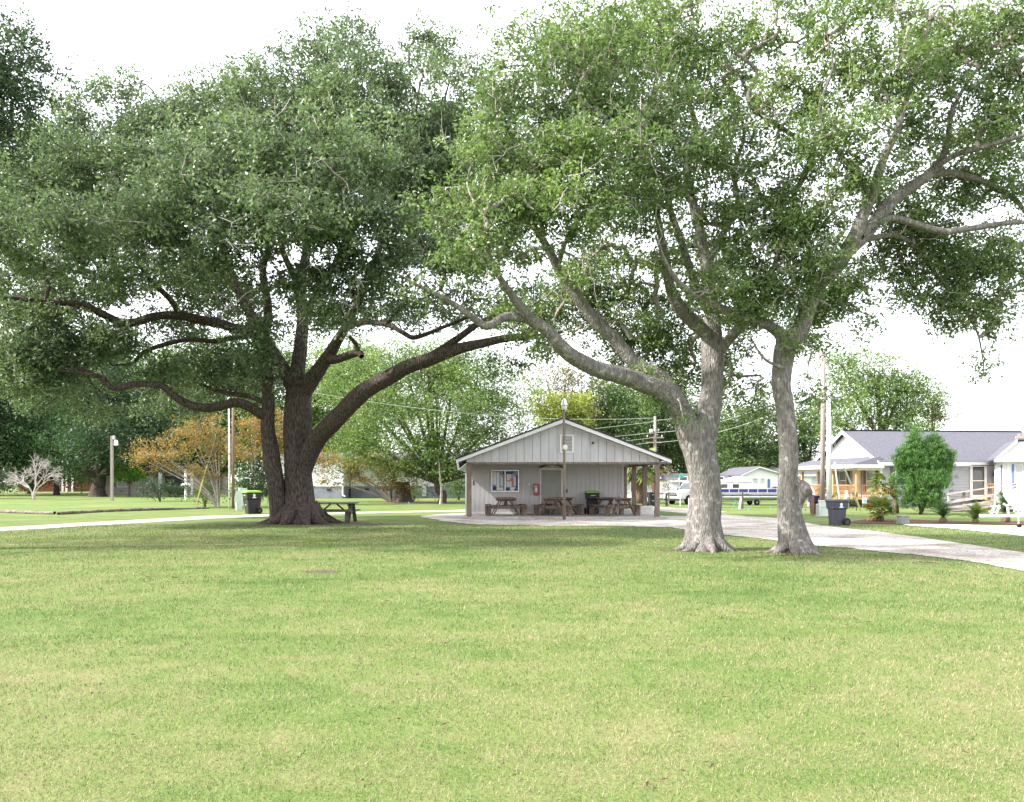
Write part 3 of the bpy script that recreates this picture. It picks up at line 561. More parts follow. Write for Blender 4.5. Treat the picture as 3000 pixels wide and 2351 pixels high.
# ------------------------------------------------------------------ slim leaning oak with a burl
Y2 = DY(1619)
oak_b = [
    [(2334, 1630, 0, 84), (2328, 1600, 0, 80), (2316, 1530, 0, 68), (2307, 1470, 0, 56), (2305, 1420, 0, 54), (2309, 1360, 0, 56), (2309, 1310, 0, 56), (2304, 1250, 0, 53), (2299, 1190, 0, 52), (2290, 1130, 0, 51), (2295, 1070, 0, 54), (2304, 1010, 0, 60), (2345, 965, 0, 52), (2368, 897, -.2, 46), (2393, 839, -.4, 48), (2440, 792, -.6, 44), (2475, 745, -.8, 42), (2510, 680, -1, 36), (2530, 628, -1.1, 33), (2551, 581, -1.2, 29), (2574, 505, -1.4, 25), (2598, 446, -1.5, 22), (2627, 388, -1.6, 19), (2644, 329, -1.7, 16), (2680, 220, -1.8, 11), (2725, 60, -2, 5)],
    [(2480, 745, -.8, 34), (2535, 690, -.7, 36), (2572, 640, -.6, 35), (2610, 597, -.5, 33), (2662, 552, -.5, 31), (2721, 511, -.5, 28), (2757, 468, -.6, 22), (2776, 417, -.8, 17), (2790, 330, -1, 12), (2850, 220, -1.2, 8), (2960, 120, -1.3, 4)],
    [(2700, 522, -.5, 22), (2773, 505, -.3, 20), (2850, 522, 0, 18), (2910, 545, .2, 16), (2978, 590, .4, 13), (3040, 680, .5, 8)],
    [(2740, 490, -.6, 18), (2800, 455, -.9, 17), (2850, 440, -1.2, 16), (2920, 420, -1.5, 13), (3010, 395, -1.8, 10), (3120, 360, -2, 5)],
    [(2520, 690, -.9, 26), (2570, 655, -.7, 22), (2615, 640, -.6, 21), (2685, 657, -.6, 20), (2762, 678, -.7, 20), (2849, 669, -.8, 18), (2949, 654, -1, 15), (3020, 650, -1.1, 11), (3120, 640, -1.2, 5)],
    [(2505, 715, -.5, 20), (2562, 696, 0, 16), (2627, 690, .4, 14), (2685, 730, .8, 13), (2744, 810, 1.1, 11), (2803, 882, 1.3, 9), (2861, 970, 1.4, 6), (2880, 1060, 1.5, 3)],
    [(2302, 1060, 0, 34), (2296, 1005, 0, 40), (2278, 975, -.1, 33), (2244, 951, -.3, 30), (2194, 930, -.5, 28), (2130, 910, -.7, 26), (2084, 892, -.8, 25), (2038, 868, -.9, 22), (1990, 830, -1.1, 17), (1950, 770, -1.3, 12), (1920, 690, -1.5, 6)],
    [(2369, 897, .1, 24), (2372, 830, .3, 20), (2375, 760, .4, 19), (2355, 660, .4, 17), (2325, 580, .3, 17), (2358, 514, .2, 16), (2372, 440, 0, 15), (2290, 375, -.2, 14), (2252, 352, -.2, 14), (2200, 310, -.2, 14), (2195, 270, -.2, 13), (2218, 210, -.2, 12), (2160, 158, -.3, 8), (2100, 90, -.4, 4)],
    [(2325, 585, .3, 15), (2260, 600, .2, 13), (2220, 560, 0, 11), (2180, 520, -.2, 6)],
    [(2551, 581, -1.2, 18), (2500, 500, -1.5, 15), (2440, 420, -1.8, 12), (2400, 320, -2, 9), (2440, 200, -2.2, 6), (2420, 90, -2.4, 3)],
    [(2840, 262, -1, 14), (2880, 235, -1.1, 17), (2940, 196, -1.2, 18), (3010, 172, -1.3, 18), (3120, 160, -1.3, 18)],
    [(2310, 1080, -.1, 16), (2270, 1070, -.3, 9), (2235, 1048, -.5, 8), (2205, 1000, -.6, 5)],
]
bl = BL(Y2, [
    (2320, 60, 130, 80, -.5, 1, .7), (2560, 80, 150, 90, -1.5, 1, .8), (2800, 90, 160, 90, -1, 1, .8), (2970, 60, 100, 80, -1, 1, .8), (2420, 230, 130, 80, -1, 1, .85), (2620, 240, 140, 90, -1.8, 1, .75), (2830, 250, 130, 80, -1, 1, .75), (2980, 290, 90, 90, -1, 1, .75),
    (2300, 330, 130, 90, -.4, 1, .75), (2480, 390, 140, 80, -1.8, 1, .85), (2720, 370, 120, 70, -1, 1, .75), (2900, 370, 100, 70, -1, 1, .75), (2340, 500, 140, 80, -.2, 1, .75), (2480, 560, 100, 70, -1.4, 1, .8), (2660, 460, 90, 50, -.9, 1, .4), (2900, 480, 110, 60, .2, 1, .65), (2990, 560, 60, 80, .3, 1, .6),
    (2240, 660, 120, 80, -.4, 1, 1), (2390, 680, 120, 80, -.6, 1, 1), (2330, 800, 110, 80, -.8, 1, .95), (2240, 860, 100, 80, -.6, 1, .85), (2440, 900, 80, 90, .8, 1, .85), (2490, 830, 80, 60, .9, 1, .8), (2640, 650, 130, 55, .8, 1, .95), (2740, 740, 140, 80, 1.2, .9, 1.15), (2860, 820, 110, 100, 1.4, .8, 1.1), (2690, 840, 90, 70, 1.1, .8, .9), (2330, 900, 90, 70, 1.5, .8, .7), (2560, 780, 60, 60, 1.4, .8, .6), (2970, 760, 60, 110, 1.2, .8, .7),
    (2800, 920, 90, 60, 1.4, .8, .7), (2900, 940, 60, 70, 1.5, .8, .5), (2876, 1060, 22, 50, 1.5, .8, .5), (2960, 690, 60, 60, -.9, 1, .55), (2970, 830, 40, 120, .6, .8, .28), (2540, 940, 60, 50, .6, .8, .25), (2330, 985, 60, 45, -.6, .8, .5), (2190, 920, 80, 40, -.8, .8, .6), (2420, 780, 45, 50, -1, .8, .5), (2080, 820, 80, 60, -1.2, .8, .5), (2360, 1020, 70, 50, .9, .8, .4), (2375, 1110, 32, 80, 1.2, .8, .45), (2620, 560, 90, 60, .5, 1, .6), (2800, 600, 120, 50, 1.0, .9, .7), (2930, 600, 90, 60, .8, .9, .75), (2870, 430, 130, 60, .8, .9, .8), (2780, 520, 90, 40, 1, .9, .6), (2960, 180, 90, 90, .5, .9, .7), (2730, 160, 110, 80, .6, .9, .6),
])
TB = tree('live_oak', 'slim leaning oak with a swollen burl low on its trunk, rightmost of the lawn oaks', 'tree', G(2328, 1620), [LB(Y2, l) for l in oak_b], bl,
     'leaf_oak_light', 'bark_pale', 0.095, 0.047, 96, 0.24, 24, tufts=7, ts=.30, sides=24, flare=0.42, gap=.12, wl=2.0, spray=180, roots=(7, .33, .35), seed=9, group='oaks on the lawn', twigpale=1.35, twig_bark='twig_grey', rough=0.03)
def burl():
    P = catmull([W(2325, 1540, Y2)[:], W(2334, 1490, Y2 - .05)[:], W(2345, 1455, Y2 - .06)[:], W(2352, 1438, Y2 - .06)[:], W(2360, 1427, Y2 - .04)[:], W(2366, 1421, Y2 - .03)[:]], 7)
    r = np.interp(np.linspace(0, 1, len(P)), [0, .3, .5, .66, .8, .93, 1], [.10, .12, .175, .215, .19, .14, .05])
    v, f_ = sweep(P, r, 20, 91, 0.07); base = np.array(TB.location); np_mesh('burl', v - base, f_, 'bark_pale', TB, True)
    P = catmull([W(2312, 1395, Y2)[:], W(2330, 1415, Y2 - .02)[:], W(2352, 1432, Y2 - .03)[:]], 5)
    v, f_ = sweep(P, np.linspace(.10, .15, len(P)), 14, 92, 0.06); np_mesh('burl', v - base, f_, 'bark_pale', TB, True)
burl()

# ------------------------------------------------------------------ near tree whose crown leans in at the upper left
Yn = 19.0
nl = [[(-430, 1612, 0, 100), (-425, 1500, 0, 88), (-410, 1250, 0, 82), (-390, 1000, 0, 76), (-330, 760, 0, 60), (-250, 560, 0, 44), (-150, 400, 0, 28), (-50, 280, 0, 16), (40, 200, 0, 7)],
      [(-400, 1000, 0, 60), (-560, 800, -.5, 50), (-760, 650, -1, 40), (-1000, 520, -1.4, 25), (-1200, 420, -1.6, 10)],
      [(-330, 760, 0, 40), (-360, 560, 1, 34), (-420, 350, 2, 24), (-380, 150, 2.5, 12)]]
bl = BL(Yn, [(20, 150, 110, 90, 0, 1, .75), (60, 230, 110, 90, 0, 1, .75), (0, 330, 110, 80, 0, 1, .8), (30, 410, 90, 60, 0, 1, .6), (-110, 200, 160, 160, 0, 1.3, .6), (-330, 300, 260, 220, 0, 1.6, .5), (-600, 450, 300, 220, 1.5, 1.6, .5), (-950, 480, 320, 220, 1, 1.6, .5), (-400, 100, 280, 160, 2, 1.2, .35)])
tree('live_oak', 'near oak whose dark leafy branch hangs in at the upper left corner', 'tree', G(-430, 1612), [LB(Yn, l) for l in nl], bl,
     'leaf_near', 'bark_dark', 0.105, 0.052, 90, 0.26, 16, seed=21, group='oaks on the lawn', flare=0.3)
# ================================================================== trees and shrubs of the background
def simple_tree(name, label, px, py, blobs, leaf, bark='bark_far', tw=0.35, Lf=0.3, Wf=0.16, nleaf=26, clump_r=0.6, dens=1.6, top=None, cat='tree', group='trees beyond the lawn', stems=1, Y=None, spread=0.6, seed=1, **kw):
    Y = Y or DY(py); base = W(px, HOR + EYE * F_PX / Y, Y)
    dens *= 2.5; nleaf = int(nleaf * 2.7); Lf *= .67; Wf *= .72
    bl = BL(Y, blobs); limbs = []
    cx = sum(b[0][0] for b in bl) / len(bl); zz = [b[0][2] for b in bl]
    lo = min(b[0][2] - b[1][2] for b in bl); fork = max(0.15 * max(zz), min(lo + 0.3, 0.55 * max(zz)))
    if stems == 1:
        limbs.append([(base.x, base.y, -0.05, tw), (base.x + 0.05, base.y, fork * 0.5, tw * 0.8), (base.x + (cx - base.x) * 0.3, base.y, fork, tw * 0.7), (base.x + (cx - base.x) * .8, base.y, max(zz) * 0.95, tw * 0.2)])
        st = (base.x + (cx - base.x) * 0.3, base.y, fork)
        for b in bl: limbs.append([(st[0], st[1], fork * 0.9, tw * 0.5), ((st[0] + b[0][0]) / 2, (st[1] + b[0][1]) / 2, fork * 0.45 + b[0][2] * 0.5, tw * 0.34), (b[0][0], b[0][1], b[0][2], tw * 0.12)])
    else:
        for k in range(stems):
            b = bl[k % len(bl)]; ox = random.uniform(-1, 1) * tw * 1.5; oy = random.uniform(-1, 1) * tw * 1.5
            ex = b[0][0] + random.uniform(-.4, .4) * b[1][0]; ez = b[0][2] + random.uniform(-.3, .4) * b[1][2]
            limbs.append([(base.x + ox * .4, base.y + oy * .4, -0.05, tw * random.uniform(.7, 1)), (base.x + ox + (ex - base.x) * .25, base.y + oy, ez * .38, tw * .75), (base.x + (ex - base.x) * .65, base.y + (b[0][1] - base.y) * .6, ez * .72, tw * .5), (ex, b[0][1], ez, tw * .2)])
    return tree(name, label, cat, base, limbs, bl, leaf, bark, Lf, Wf, nleaf, clump_r, dens, sides=10, flare=0.25 if stems == 1 else 0.1, group=group, tri=True, sub=4, seed=seed, shell=0.3, **kw)

# broad pale green tree beside the shelter
simple_tree('shade_tree', 'broad pale green tree with drooping boughs just left of the shelter', 1295, 1474,
    [(1230, 1070, 150, 70, 0, 1, .9), (1400, 1110, 150, 90, 0, 1, 1), (1130, 1170, 140, 90, -1, 1, 1), (1290, 1200, 190, 90, -2, 1, 1.1), (1460, 1230, 120, 100, 0, 1, 1), (1180, 1290, 150, 60, -1, 1, .9), (1350, 1310, 150, 70, -1, 1, 1), (1500, 1320, 80, 90, 1, 1, .9), (1240, 1370, 90, 40, 0, 1, .6), (1090, 1060, 90, 60, 1, 1, .7), (1430, 1380, 70, 45, 1, 1, .7), (1040, 1270, 110, 60, 0, 1, 1), (1180, 1045, 130, 55, 1, 1, 1), (1340, 1050, 120, 55, 1, 1, 1), (1010, 1110, 110, 80, 2, 1, 1), (1280, 1130, 180, 70, 3, 1, .9), (1060, 1330, 80, 30, 0, 1, .5), (1200, 1330, 90, 35, 0, 1, .5)],
    'leaf_pale', tw=0.32, Lf=0.30, Wf=0.13, nleaf=34, clump_r=0.75, dens=1.15, droop=0.5, flat=0.4, seed=31)
simple_tree('slender_tree', 'thin grey-stemmed tree against the pale tree trunk', 1291, 1478, [(1285, 1340, 40, 40, 0, 1, .5)], 'leaf_mid', bark='twig_grey', tw=0.10, dens=1.0, seed=32)
# behind the shelter and to its right
simple_tree('yellow_tree', 'yellow-green tree peeping over the shelter ridge', 1640, 1462, [(1610, 1190, 55, 40, 0, 1, 1.2), (1690, 1200, 50, 50, 0, 1, 1.2), (1650, 1250, 70, 50, 0, 1, 1)], 'leaf_yellow', tw=0.2, Lf=.34, Wf=.2, dens=1.7, clump_r=.5, seed=33)
simple_tree('bare_topped_tree', 'thinning brown-green tree rising behind the yellow tree', 1640, 1456, [(1600, 1110, 60, 50, 0, 1, .7), (1680, 1130, 60, 60, 0, 1, .8), (1640, 1200, 90, 60, 0, 1, .8), (1720, 1210, 40, 50, 0, 1, .8)], 'leaf_brownish', tw=0.3, dens=1.1, clump_r=.8, Lf=.36, seed=34)
simple_tree('far_tree', 'mid green tree above the right slope of the shelter roof', 1790, 1455, [(1770, 1200, 70, 70, 0, 1, 1), (1830, 1250, 90, 60, 0, 1, 1), (1760, 1290, 60, 60, 0, 1, .9), (1790, 1140, 70, 50, 0, 1, .9), (1840, 1180, 70, 50, 0, 1, .9)], 'leaf_mid', tw=0.35, dens=1.0, clump_r=.9, Lf=.4, Wf=.22, seed=35)
simple_tree('far_tree', 'dense green tree behind the utility pole by the shelter', 1930, 1453, [(1900, 1180, 90, 60, 0, 1, 1), (1960, 1250, 80, 80, 0, 1, 1), (1890, 1320, 90, 60, 0, 1, 1), (2010, 1320, 70, 80, 0, 1, 1), (1860, 1260, 60, 50, 0, 1, 1), (1960, 1390, 90, 40, 0, 1, .9), (1950, 1150, 80, 50, 0, 1, .9), (2020, 1220, 60, 60, 0, 1, .9)], 'leaf_mid', tw=0.4, dens=1.0, clump_r=.9, Lf=.4, Wf=.22, seed=36)
simple_tree('far_tree', 'green tree seen between the two pale oak trunks', 2190, 1456, [(2170, 1220, 80, 60, 0, 1, 1), (2230, 1290, 70, 70, 0, 1, 1), (2140, 1310, 60, 70, 0, 1, 1), (2200, 1370, 110, 40, 0, 1, 1), (2120, 1240, 50, 50, 0, 1, .8)], 'leaf_mid', tw=0.4, dens=1.0, clump_r=.9, Lf=.4, Wf=.22, seed=37)
simple_tree('far_tree', 'green tree between the slim oak and the tall utility pole', 2370, 1456, [(2360, 1280, 60, 60, 0, 1, 1), (2320, 1340, 60, 50, 0, 1, 1), (2390, 1220, 50, 50, 0, 1, .9), (2340, 1230, 50, 60, 0, 1, .8)], 'leaf_mid', tw=0.35, dens=1.0, clump_r=.85, Lf=.4, Wf=.22, seed=38)
simple_tree('far_tree', 'large rounded tree rising above the grey-roofed house', 2590, 1458, [(2470, 1080, 70, 50, 0, 1, .9), (2560, 1080, 60, 50, 0, 1, .9), (2500, 1160, 90, 60, 0, 1, 1), (2610, 1150, 80, 60, 0, 1, 1), (2690, 1190, 70, 60, 0, 1, 1), (2440, 1230, 50, 60, 0, 1, .9), (2600, 1240, 130, 50, 0, 1, 1), (2650, 1110, 50, 40, 0, 1, .8)], 'leaf_pale', tw=0.4, dens=1.1, clump_r=.85, Lf=.38, Wf=.2, seed=39)
simple_tree('autumn_tree', 'small tree turning orange at the edge of the large rounded tree', 2735, 1457, [(2740, 1200, 30, 40, 0, 1, 1), (2720, 1245, 35, 30, 0, 1, .8)], 'leaf_brownish', tw=0.2, dens=1.5, clump_r=.5, seed=40)
# left background
simple_tree('willow_tree', 'soft blue-green willow-like tree at the left edge of the lawn', 165, 1451, [(70, 1250, 110, 80, 0, 1, 1), (230, 1210, 80, 70, 0, 1, 1), (150, 1300, 120, 80, -2, 1, 1.1), (250, 1290, 60, 80, -2, 1, 1), (30, 1350, 90, 60, -1, 1, .9), (180, 1370, 80, 40, -1, 1, .7)], 'leaf_willow', bark='bark_dark', tw=0.32, dens=1.0, clump_r=.85, Lf=.38, Wf=.17, droop=.6, seed=41)
simple_tree('old_oak', 'old dark oak with a thick spreading trunk beyond the left lawn', 285, 1456, [(330, 1200, 110, 90, 2, 1, 1), (420, 1280, 90, 80, 2, 1, .9), (260, 1330, 80, 60, 2, 1, .9), (380, 1340, 100, 45, 2, 1, .9), (300, 1110, 120, 80, 3, 1, .9), (290, 1290, 100, 60, -3, 1, 1), (330, 1360, 60, 30, -2, 1, .8), (220, 1370, 40, 30, -2, 1, .7)], 'leaf_deep', bark='bark_dark', tw=.85, dens=.9, clump_r=1.0, Lf=.42, Wf=.24, seed=42)
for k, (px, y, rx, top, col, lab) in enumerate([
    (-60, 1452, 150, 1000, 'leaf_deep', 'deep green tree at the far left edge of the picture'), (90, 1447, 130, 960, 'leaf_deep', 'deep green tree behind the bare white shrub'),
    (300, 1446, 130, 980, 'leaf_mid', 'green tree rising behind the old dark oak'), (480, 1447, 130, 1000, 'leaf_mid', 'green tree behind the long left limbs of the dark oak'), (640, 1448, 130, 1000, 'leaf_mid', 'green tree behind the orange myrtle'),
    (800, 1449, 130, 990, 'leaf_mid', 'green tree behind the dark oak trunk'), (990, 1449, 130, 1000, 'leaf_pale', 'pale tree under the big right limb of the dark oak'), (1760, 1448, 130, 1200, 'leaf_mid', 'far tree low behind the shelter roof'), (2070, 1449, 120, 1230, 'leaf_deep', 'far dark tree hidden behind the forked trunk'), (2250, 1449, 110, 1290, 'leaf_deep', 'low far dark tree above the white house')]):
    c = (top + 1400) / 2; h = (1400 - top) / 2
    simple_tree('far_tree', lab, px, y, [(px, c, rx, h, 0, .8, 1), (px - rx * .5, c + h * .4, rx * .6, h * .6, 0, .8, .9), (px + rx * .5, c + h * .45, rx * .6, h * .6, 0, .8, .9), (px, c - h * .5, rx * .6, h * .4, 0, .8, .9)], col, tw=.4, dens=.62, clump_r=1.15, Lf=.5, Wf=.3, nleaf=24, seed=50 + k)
# hedge row filling the far left understorey
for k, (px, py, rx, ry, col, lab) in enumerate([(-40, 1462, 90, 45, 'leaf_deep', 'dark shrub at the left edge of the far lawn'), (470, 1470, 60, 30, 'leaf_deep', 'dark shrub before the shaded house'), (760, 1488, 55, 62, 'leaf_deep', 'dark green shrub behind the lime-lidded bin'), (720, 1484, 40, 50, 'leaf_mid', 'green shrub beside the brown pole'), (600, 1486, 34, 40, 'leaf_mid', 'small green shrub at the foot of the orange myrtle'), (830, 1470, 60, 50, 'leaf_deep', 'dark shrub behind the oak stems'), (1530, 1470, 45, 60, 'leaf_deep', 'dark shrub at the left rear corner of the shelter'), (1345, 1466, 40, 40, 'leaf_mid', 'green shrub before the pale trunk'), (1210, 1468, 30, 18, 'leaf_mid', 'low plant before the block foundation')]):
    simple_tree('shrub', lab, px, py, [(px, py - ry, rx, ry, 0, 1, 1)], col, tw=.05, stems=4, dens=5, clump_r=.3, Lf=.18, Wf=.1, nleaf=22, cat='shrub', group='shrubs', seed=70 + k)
simple_tree('shrub', 'bright lime green shrub beside the left lamp post', 378, 1456, [(372, 1370, 34, 20, 0, 1, 1), (405, 1385, 30, 18, 0, 1, 1), (360, 1395, 26, 18, 0, 1, .8), (385, 1405, 20, 24, 0, 1, .6)], 'leaf_lime', tw=.12, dens=2.6, clump_r=.42, Lf=.26, Wf=.15, cat='shrub', group='shrubs', seed=80)
# crape myrtles in autumn colour
simple_tree('crape_myrtle', 'many-stemmed orange myrtle beside the white pole', 640, 1489, [(470, 1320, 80, 38, 0, 1, 1), (560, 1280, 80, 40, 0, 1, 1), (640, 1310, 70, 45, 0, 1, .9), (420, 1345, 40, 22, 0, 1, 1), (530, 1370, 60, 25, 0, 1, .7), (600, 1240, 60, 30, 0, 1, .9), (620, 1390, 40, 35, 0, 1, .5)], 'leaf_orange', bark='twig_grey', tw=.055, stems=14, dens=3.2, clump_r=.36, Lf=.17, Wf=.09, nleaf=22, flat=.35, seed=81)
simple_tree('crape_myrtle', 'orange myrtle behind the brown pole and the dark oak stem', 745, 1480, [(740, 1260, 60, 45, 0, 1, 1), (800, 1300, 50, 50, 0, 1, .9), (720, 1330, 50, 30, 0, 1, .9), (840, 1240, 50, 40, 0, 1, .8), (950, 1360, 60, 40, 1, 1, .5)], 'leaf_orange', bark='twig_grey', tw=.07, stems=9, dens=2.6, clump_r=.4, Lf=.2, Wf=.11, nleaf=22, flat=.35, seed=82)
simple_tree('crape_myrtle', 'low orange and green myrtle before the block foundation', 1148, 1471, [(1080, 1350, 60, 28, 0, 1, 1), (1000, 1370, 55, 30, 0, 1, .7), (1050, 1400, 40, 22, 0, 1, .9), (1140, 1410, 55, 28, 0, 1, 1), (1210, 1420, 40, 16, 0, 1, .8), (960, 1410, 40, 18, 0, 1, .6), (940, 1340, 50, 30, 0, 1, .9), (1160, 1360, 60, 30, 0, 1, .9)], 'leaf_orange_green', bark='twig_grey', tw=.09, stems=12, dens=2.4, clump_r=.4, Lf=.22, Wf=.12, nleaf=24, flat=.35, seed=83)
simple_tree('young_tree', 'small rust-coloured young tree right of the shelter posts', 1957, 1483, [(1957, 1375, 20, 22, 0, 1, .8), (1950, 1410, 24, 16, 0, 1, .5), (1965, 1395, 18, 20, 0, 1, .5)], 'leaf_brownish', bark='twig_grey', tw=.05, dens=4, clump_r=.22, Lf=.14, Wf=.07, nleaf=12, seed=84)
# juniper
simple_tree('juniper', 'tall feathery juniper bush before the grey house', 2697, 1508, [(2700, 1462, 62, 44, 0, 1, 1.1), (2705, 1412, 74, 46, 0, 1, 1.1), (2682, 1372, 28, 36, 0, 1, 1), (2738, 1376, 28, 34, 0, 1, 1), (2709, 1362, 32, 38, 0, 1, 1.1), (2706, 1325, 9, 24, 0, 1, 1.5), (2680, 1318, 9, 42, 0, 1, 1.6), (2736, 1328, 8, 40, 0, 1, 1.6), (2760, 1370, 22, 34, 0, 1, .9), (2652, 1370, 20, 34, 0, 1, .9), (2678, 1286, 4, 26, 0, 1, 4), (2739, 1297, 4, 26, 0, 1, 4), (2774, 1350, 8, 30, 0, 1, 3), (2642, 1350, 8, 28, 0, 1, 3), (2660, 1330, 7, 24, 0, 1, 3), (2756, 1330, 7, 24, 0, 1, 3)], 'leaf_juniper', tw=.05, stems=9, dens=26, clump_r=.13, Lf=.22, Wf=.032, nleaf=30, cat='bush', group=None, updir=1.6, upbias=0.0, flat=1.2, seed=85)

# bare white shrub on the left
def bare_shrub():
    b = G(99, 1465); root = empty('bare_shrub', b, 0, 'leafless white-twigged shrub on the left lawn', 'shrub'); g = np.random.default_rng(4)
    mb = MB(); tw = MB()
    def grow(p, d, ln, r, lv):
        q = p + d * ln; mid = p + d * ln * .5 + Vector(g.normal(size=3) * ln * .06); (mb if lv < 3 else tw).tube([p, mid, q], [r, r * .85, r * .65], 5)
        if lv >= 5: return
        for _ in range(3 if lv < 4 else 4):
            e = (d + Vector(g.normal(size=3)) * (.34 if lv < 2 else .5)); e.z -= .12 * lv * .5; grow(q, e.normalized(), ln * g.uniform(.6, .85), r * .58, lv + 1)
    for a in (-.5, .1, .45):
        grow(Vector((0, 0, 0)), Vector((math.sin(a), g.uniform(-.2, .2), 1)).normalized(), 1.15, .085, 0)
    mb.build('trunk', 'bare_twig', root); tw.build('twigs', 'bare_twig', root)['kind'] = 'stuff'
bare_shrub()

# ------------------------------------------------------------------ palms and cycads
def fan_frond(seed, L=0.55, rad=0.5):
    g = random.Random(seed); mb = MB(); mb.tube([(0, 0, 0), (L * .5, 0, .05), (L, 0, 0)], [.012, .009, .006], 5)
    n = 15
    for k in range(n):
        a = (k / (n - 1) - .5) * 3.6; r = rad * (0.8 + .25 * math.cos(a)) * g.uniform(.85, 1.1); c, s_ = math.cos(a), math.sin(a); wv = .034
        t = Vector((L + c * r, s_ * r, -.10 * r - g.uniform(0, .12))); m_ = Vector((L + c * r * .55, s_ * r * .55, .02)); p = Vector((-s_, c, 0)) * wv * 1.3
        mb.add([(L, 0, 0), m_ + p, t, m_ - p, m_ + Vector((0, 0, .02))], [(0, 1, 4), (1, 2, 4), (2, 3, 4), (3, 0, 4)])
    return mb.mesh('frond')
def cycad_frond(seed, L=0.95):
    g = random.Random(seed); mb = MB(); n = 18; pts = []
    for k in range(n + 1):
        t = k / n; pts.append(Vector((L * t * (1 - .12 * t), 0, L * (.75 * t - .72 * t * t))))
    mb.tube(pts, [.012 * (1 - .7 * k / n) for k in range(n + 1)], 4)
    for k in range(2, n + 1):
        t = k / n; ll = .17 * math.sin(math.pi * min(1, .15 + t * .85)) + .03
        for s_ in (-1, 1):
            p = pts[k]; q = p + Vector((ll * .45, s_ * ll, .03)); mb.add([p + Vector((-.012, 0, 0)), p + Vector((.012, 0, 0)), q], [(0, 1, 2)])
    return mb.mesh('frond')
FANS = [fan_frond(i) for i in range(4)]; FANY = [f.copy() for f in FANS]; CYC = [cycad_frond(i) for i in range(3)]; CYC2 = [f.copy() for f in CYC]
def palm(name, label, px, py, kind, n, scale, trunk, yellow=0.15, seed=0, elev=(0.1, 1.2), crown=None):
    g = random.Random(seed); b = G(px, py); root = empty(name, b, 0, label, 'palm', 'palms and cycads in the mulch bed')
    top = Vector(trunk[-1][:3]); mb = MB(); mb.tube([t[:3] for t in trunk], [t[3] for t in trunk], 10); mb.build('trunk', 'palm_trunk', root, smooth=True)
    for k in range(n):
        if kind == 'fan': y = g.random() < yellow; me = g.choice(FANY if y else FANS); m = 'leaf_palm_yellow' if y else 'leaf_palm'
        elif kind == 'pale': me = g.choice(CYC2); m = 'leaf_palm'; y = 0
        else: me = g.choice(CYC); m = 'leaf_cycad'; y = 0
        o = link('frond', me, m, root); o.location = top + Vector((g.uniform(-.04, .04), g.uniform(-.04, .04), g.uniform(-.08, .04)))
        e = g.uniform(*elev) - (0.5 if y else 0); o.rotation_euler = (g.uniform(-.5, .5), -e, k * 2.4 + g.uniform(-.3, .3)); s_ = scale * g.uniform(.8, 1.12); o.scale = (s_, s_, s_)
mat('palm_trunk', [(0.05, 0.03, 0.02), (0.15, 0.10, 0.07), (0.26, 0.20, 0.15)], scale=14, bump=1, rough=.95)
palm('fan_palm', 'low clumping fan palm with yellow lower fronds beside the grey bin', 2578, 1529, 'fan', 30, .70, [(0, 0, -.05, .16), (0, 0, .25, .15), (0, 0, .42, .10)], .2, 3, (-0.2, 1.3))
palm('fan_palm', 'taller fan palm on a bent trunk behind the low fan palm', 2626, 1505, 'fan', 24, .88, [(0, 0, -.05, .14), (-.02, 0, .5, .12), (-.08, 0, .85, .12), (-.32, 0, 1.12, .12), (-.58, 0, 1.22, .13), (-.68, 0, 1.32, .10)], .28, 5, (-.35, 1.0))
palm('cycad', 'dark green sago cycad in the middle of the mulch bed', 2763, 1533, 'cyc', 30, 0.92, [(0, 0, -.05, .14), (0, 0, .12, .15), (0, 0, .22, .09)], 0, 6, (.0, 1.25))
palm('cycad', 'pale yellow-green bushy cycad left of the trailer tongue', 2858, 1534, 'pale', 44, 0.80, [(0, 0, -.05, .12), (0, 0, .1, .12), (0, 0, .16, .08)], 0, 7, (.1, 1.5))
palm('cycad', 'sago cycad half hidden behind the trailer tongue', 2946, 1532, 'cyc', 30, 1.0, [(0, 0, -.05, .16), (0, 0, .2, .17), (0, 0, .4, .10)], 0, 8, (.0, 1.25))
palm('cabbage_palm', 'shaggy cabbage palm seen between the right shelter posts', 1876, 1476, 'fan', 30, 2.0, [(0, 0, -.05, .34), (-.05, 0, .8, .22), (-.1, 0, 1.6, .24), (-.1, 0, 2.3, .36), (-.1, 0, 2.7, .2)], .06, 9, (-.9, 1.0))
print('tree triangles', TRI[0])
# ================================================================== materials for built things
mat('white_paint', [(0.66, 0.65, 0.66), (0.76, 0.75, 0.76)], scale=4, rough=.55, cols2=[(0.9, .9, .9), (1, 1, 1)], scale2=.7)
mat('siding_gable', [(0.448, 0.448, 0.464), (0.537, 0.537, 0.553)], scale=3, rough=.6, stretch=(1, 1, .3), cols2=[(.86, .85, .84), (1, 1, 1)], scale2=1.3)
mat('siding_wall', [(0.481, 0.472, 0.481), (0.575, 0.567, 0.575)], scale=3, rough=.65, stretch=(1, 1, .25), cols2=[(.84, .82, .8), (1, 1, 1)], scale2=1.1)
mat('shingle_dark', [(0.02, 0.02, 0.025), (0.06, 0.06, 0.065)], scale=30, rough=.9, bump=.6)
mat('shingle_grey', [(0.065, 0.065, 0.084), (0.096, 0.096, 0.118), (0.124, 0.124, 0.146)], scale=9, rough=.95, bump=.5, detail=9)
mat('post_wood', [(0.107, 0.078, 0.061), (0.197, 0.152, 0.123), (0.262, 0.213, 0.180)], scale=9, rough=.85, bump=.5, stretch=(2, 2, .25))
mat('table_wood', [(0.082, 0.059, 0.045), (0.164, 0.123, 0.098), (0.246, 0.197, 0.164)], scale=8, rough=.85, bump=.5, stretch=(2, .3, 2), cols2=[(.75, .78, .7), (1.05, 1, 1)], scale2=2)
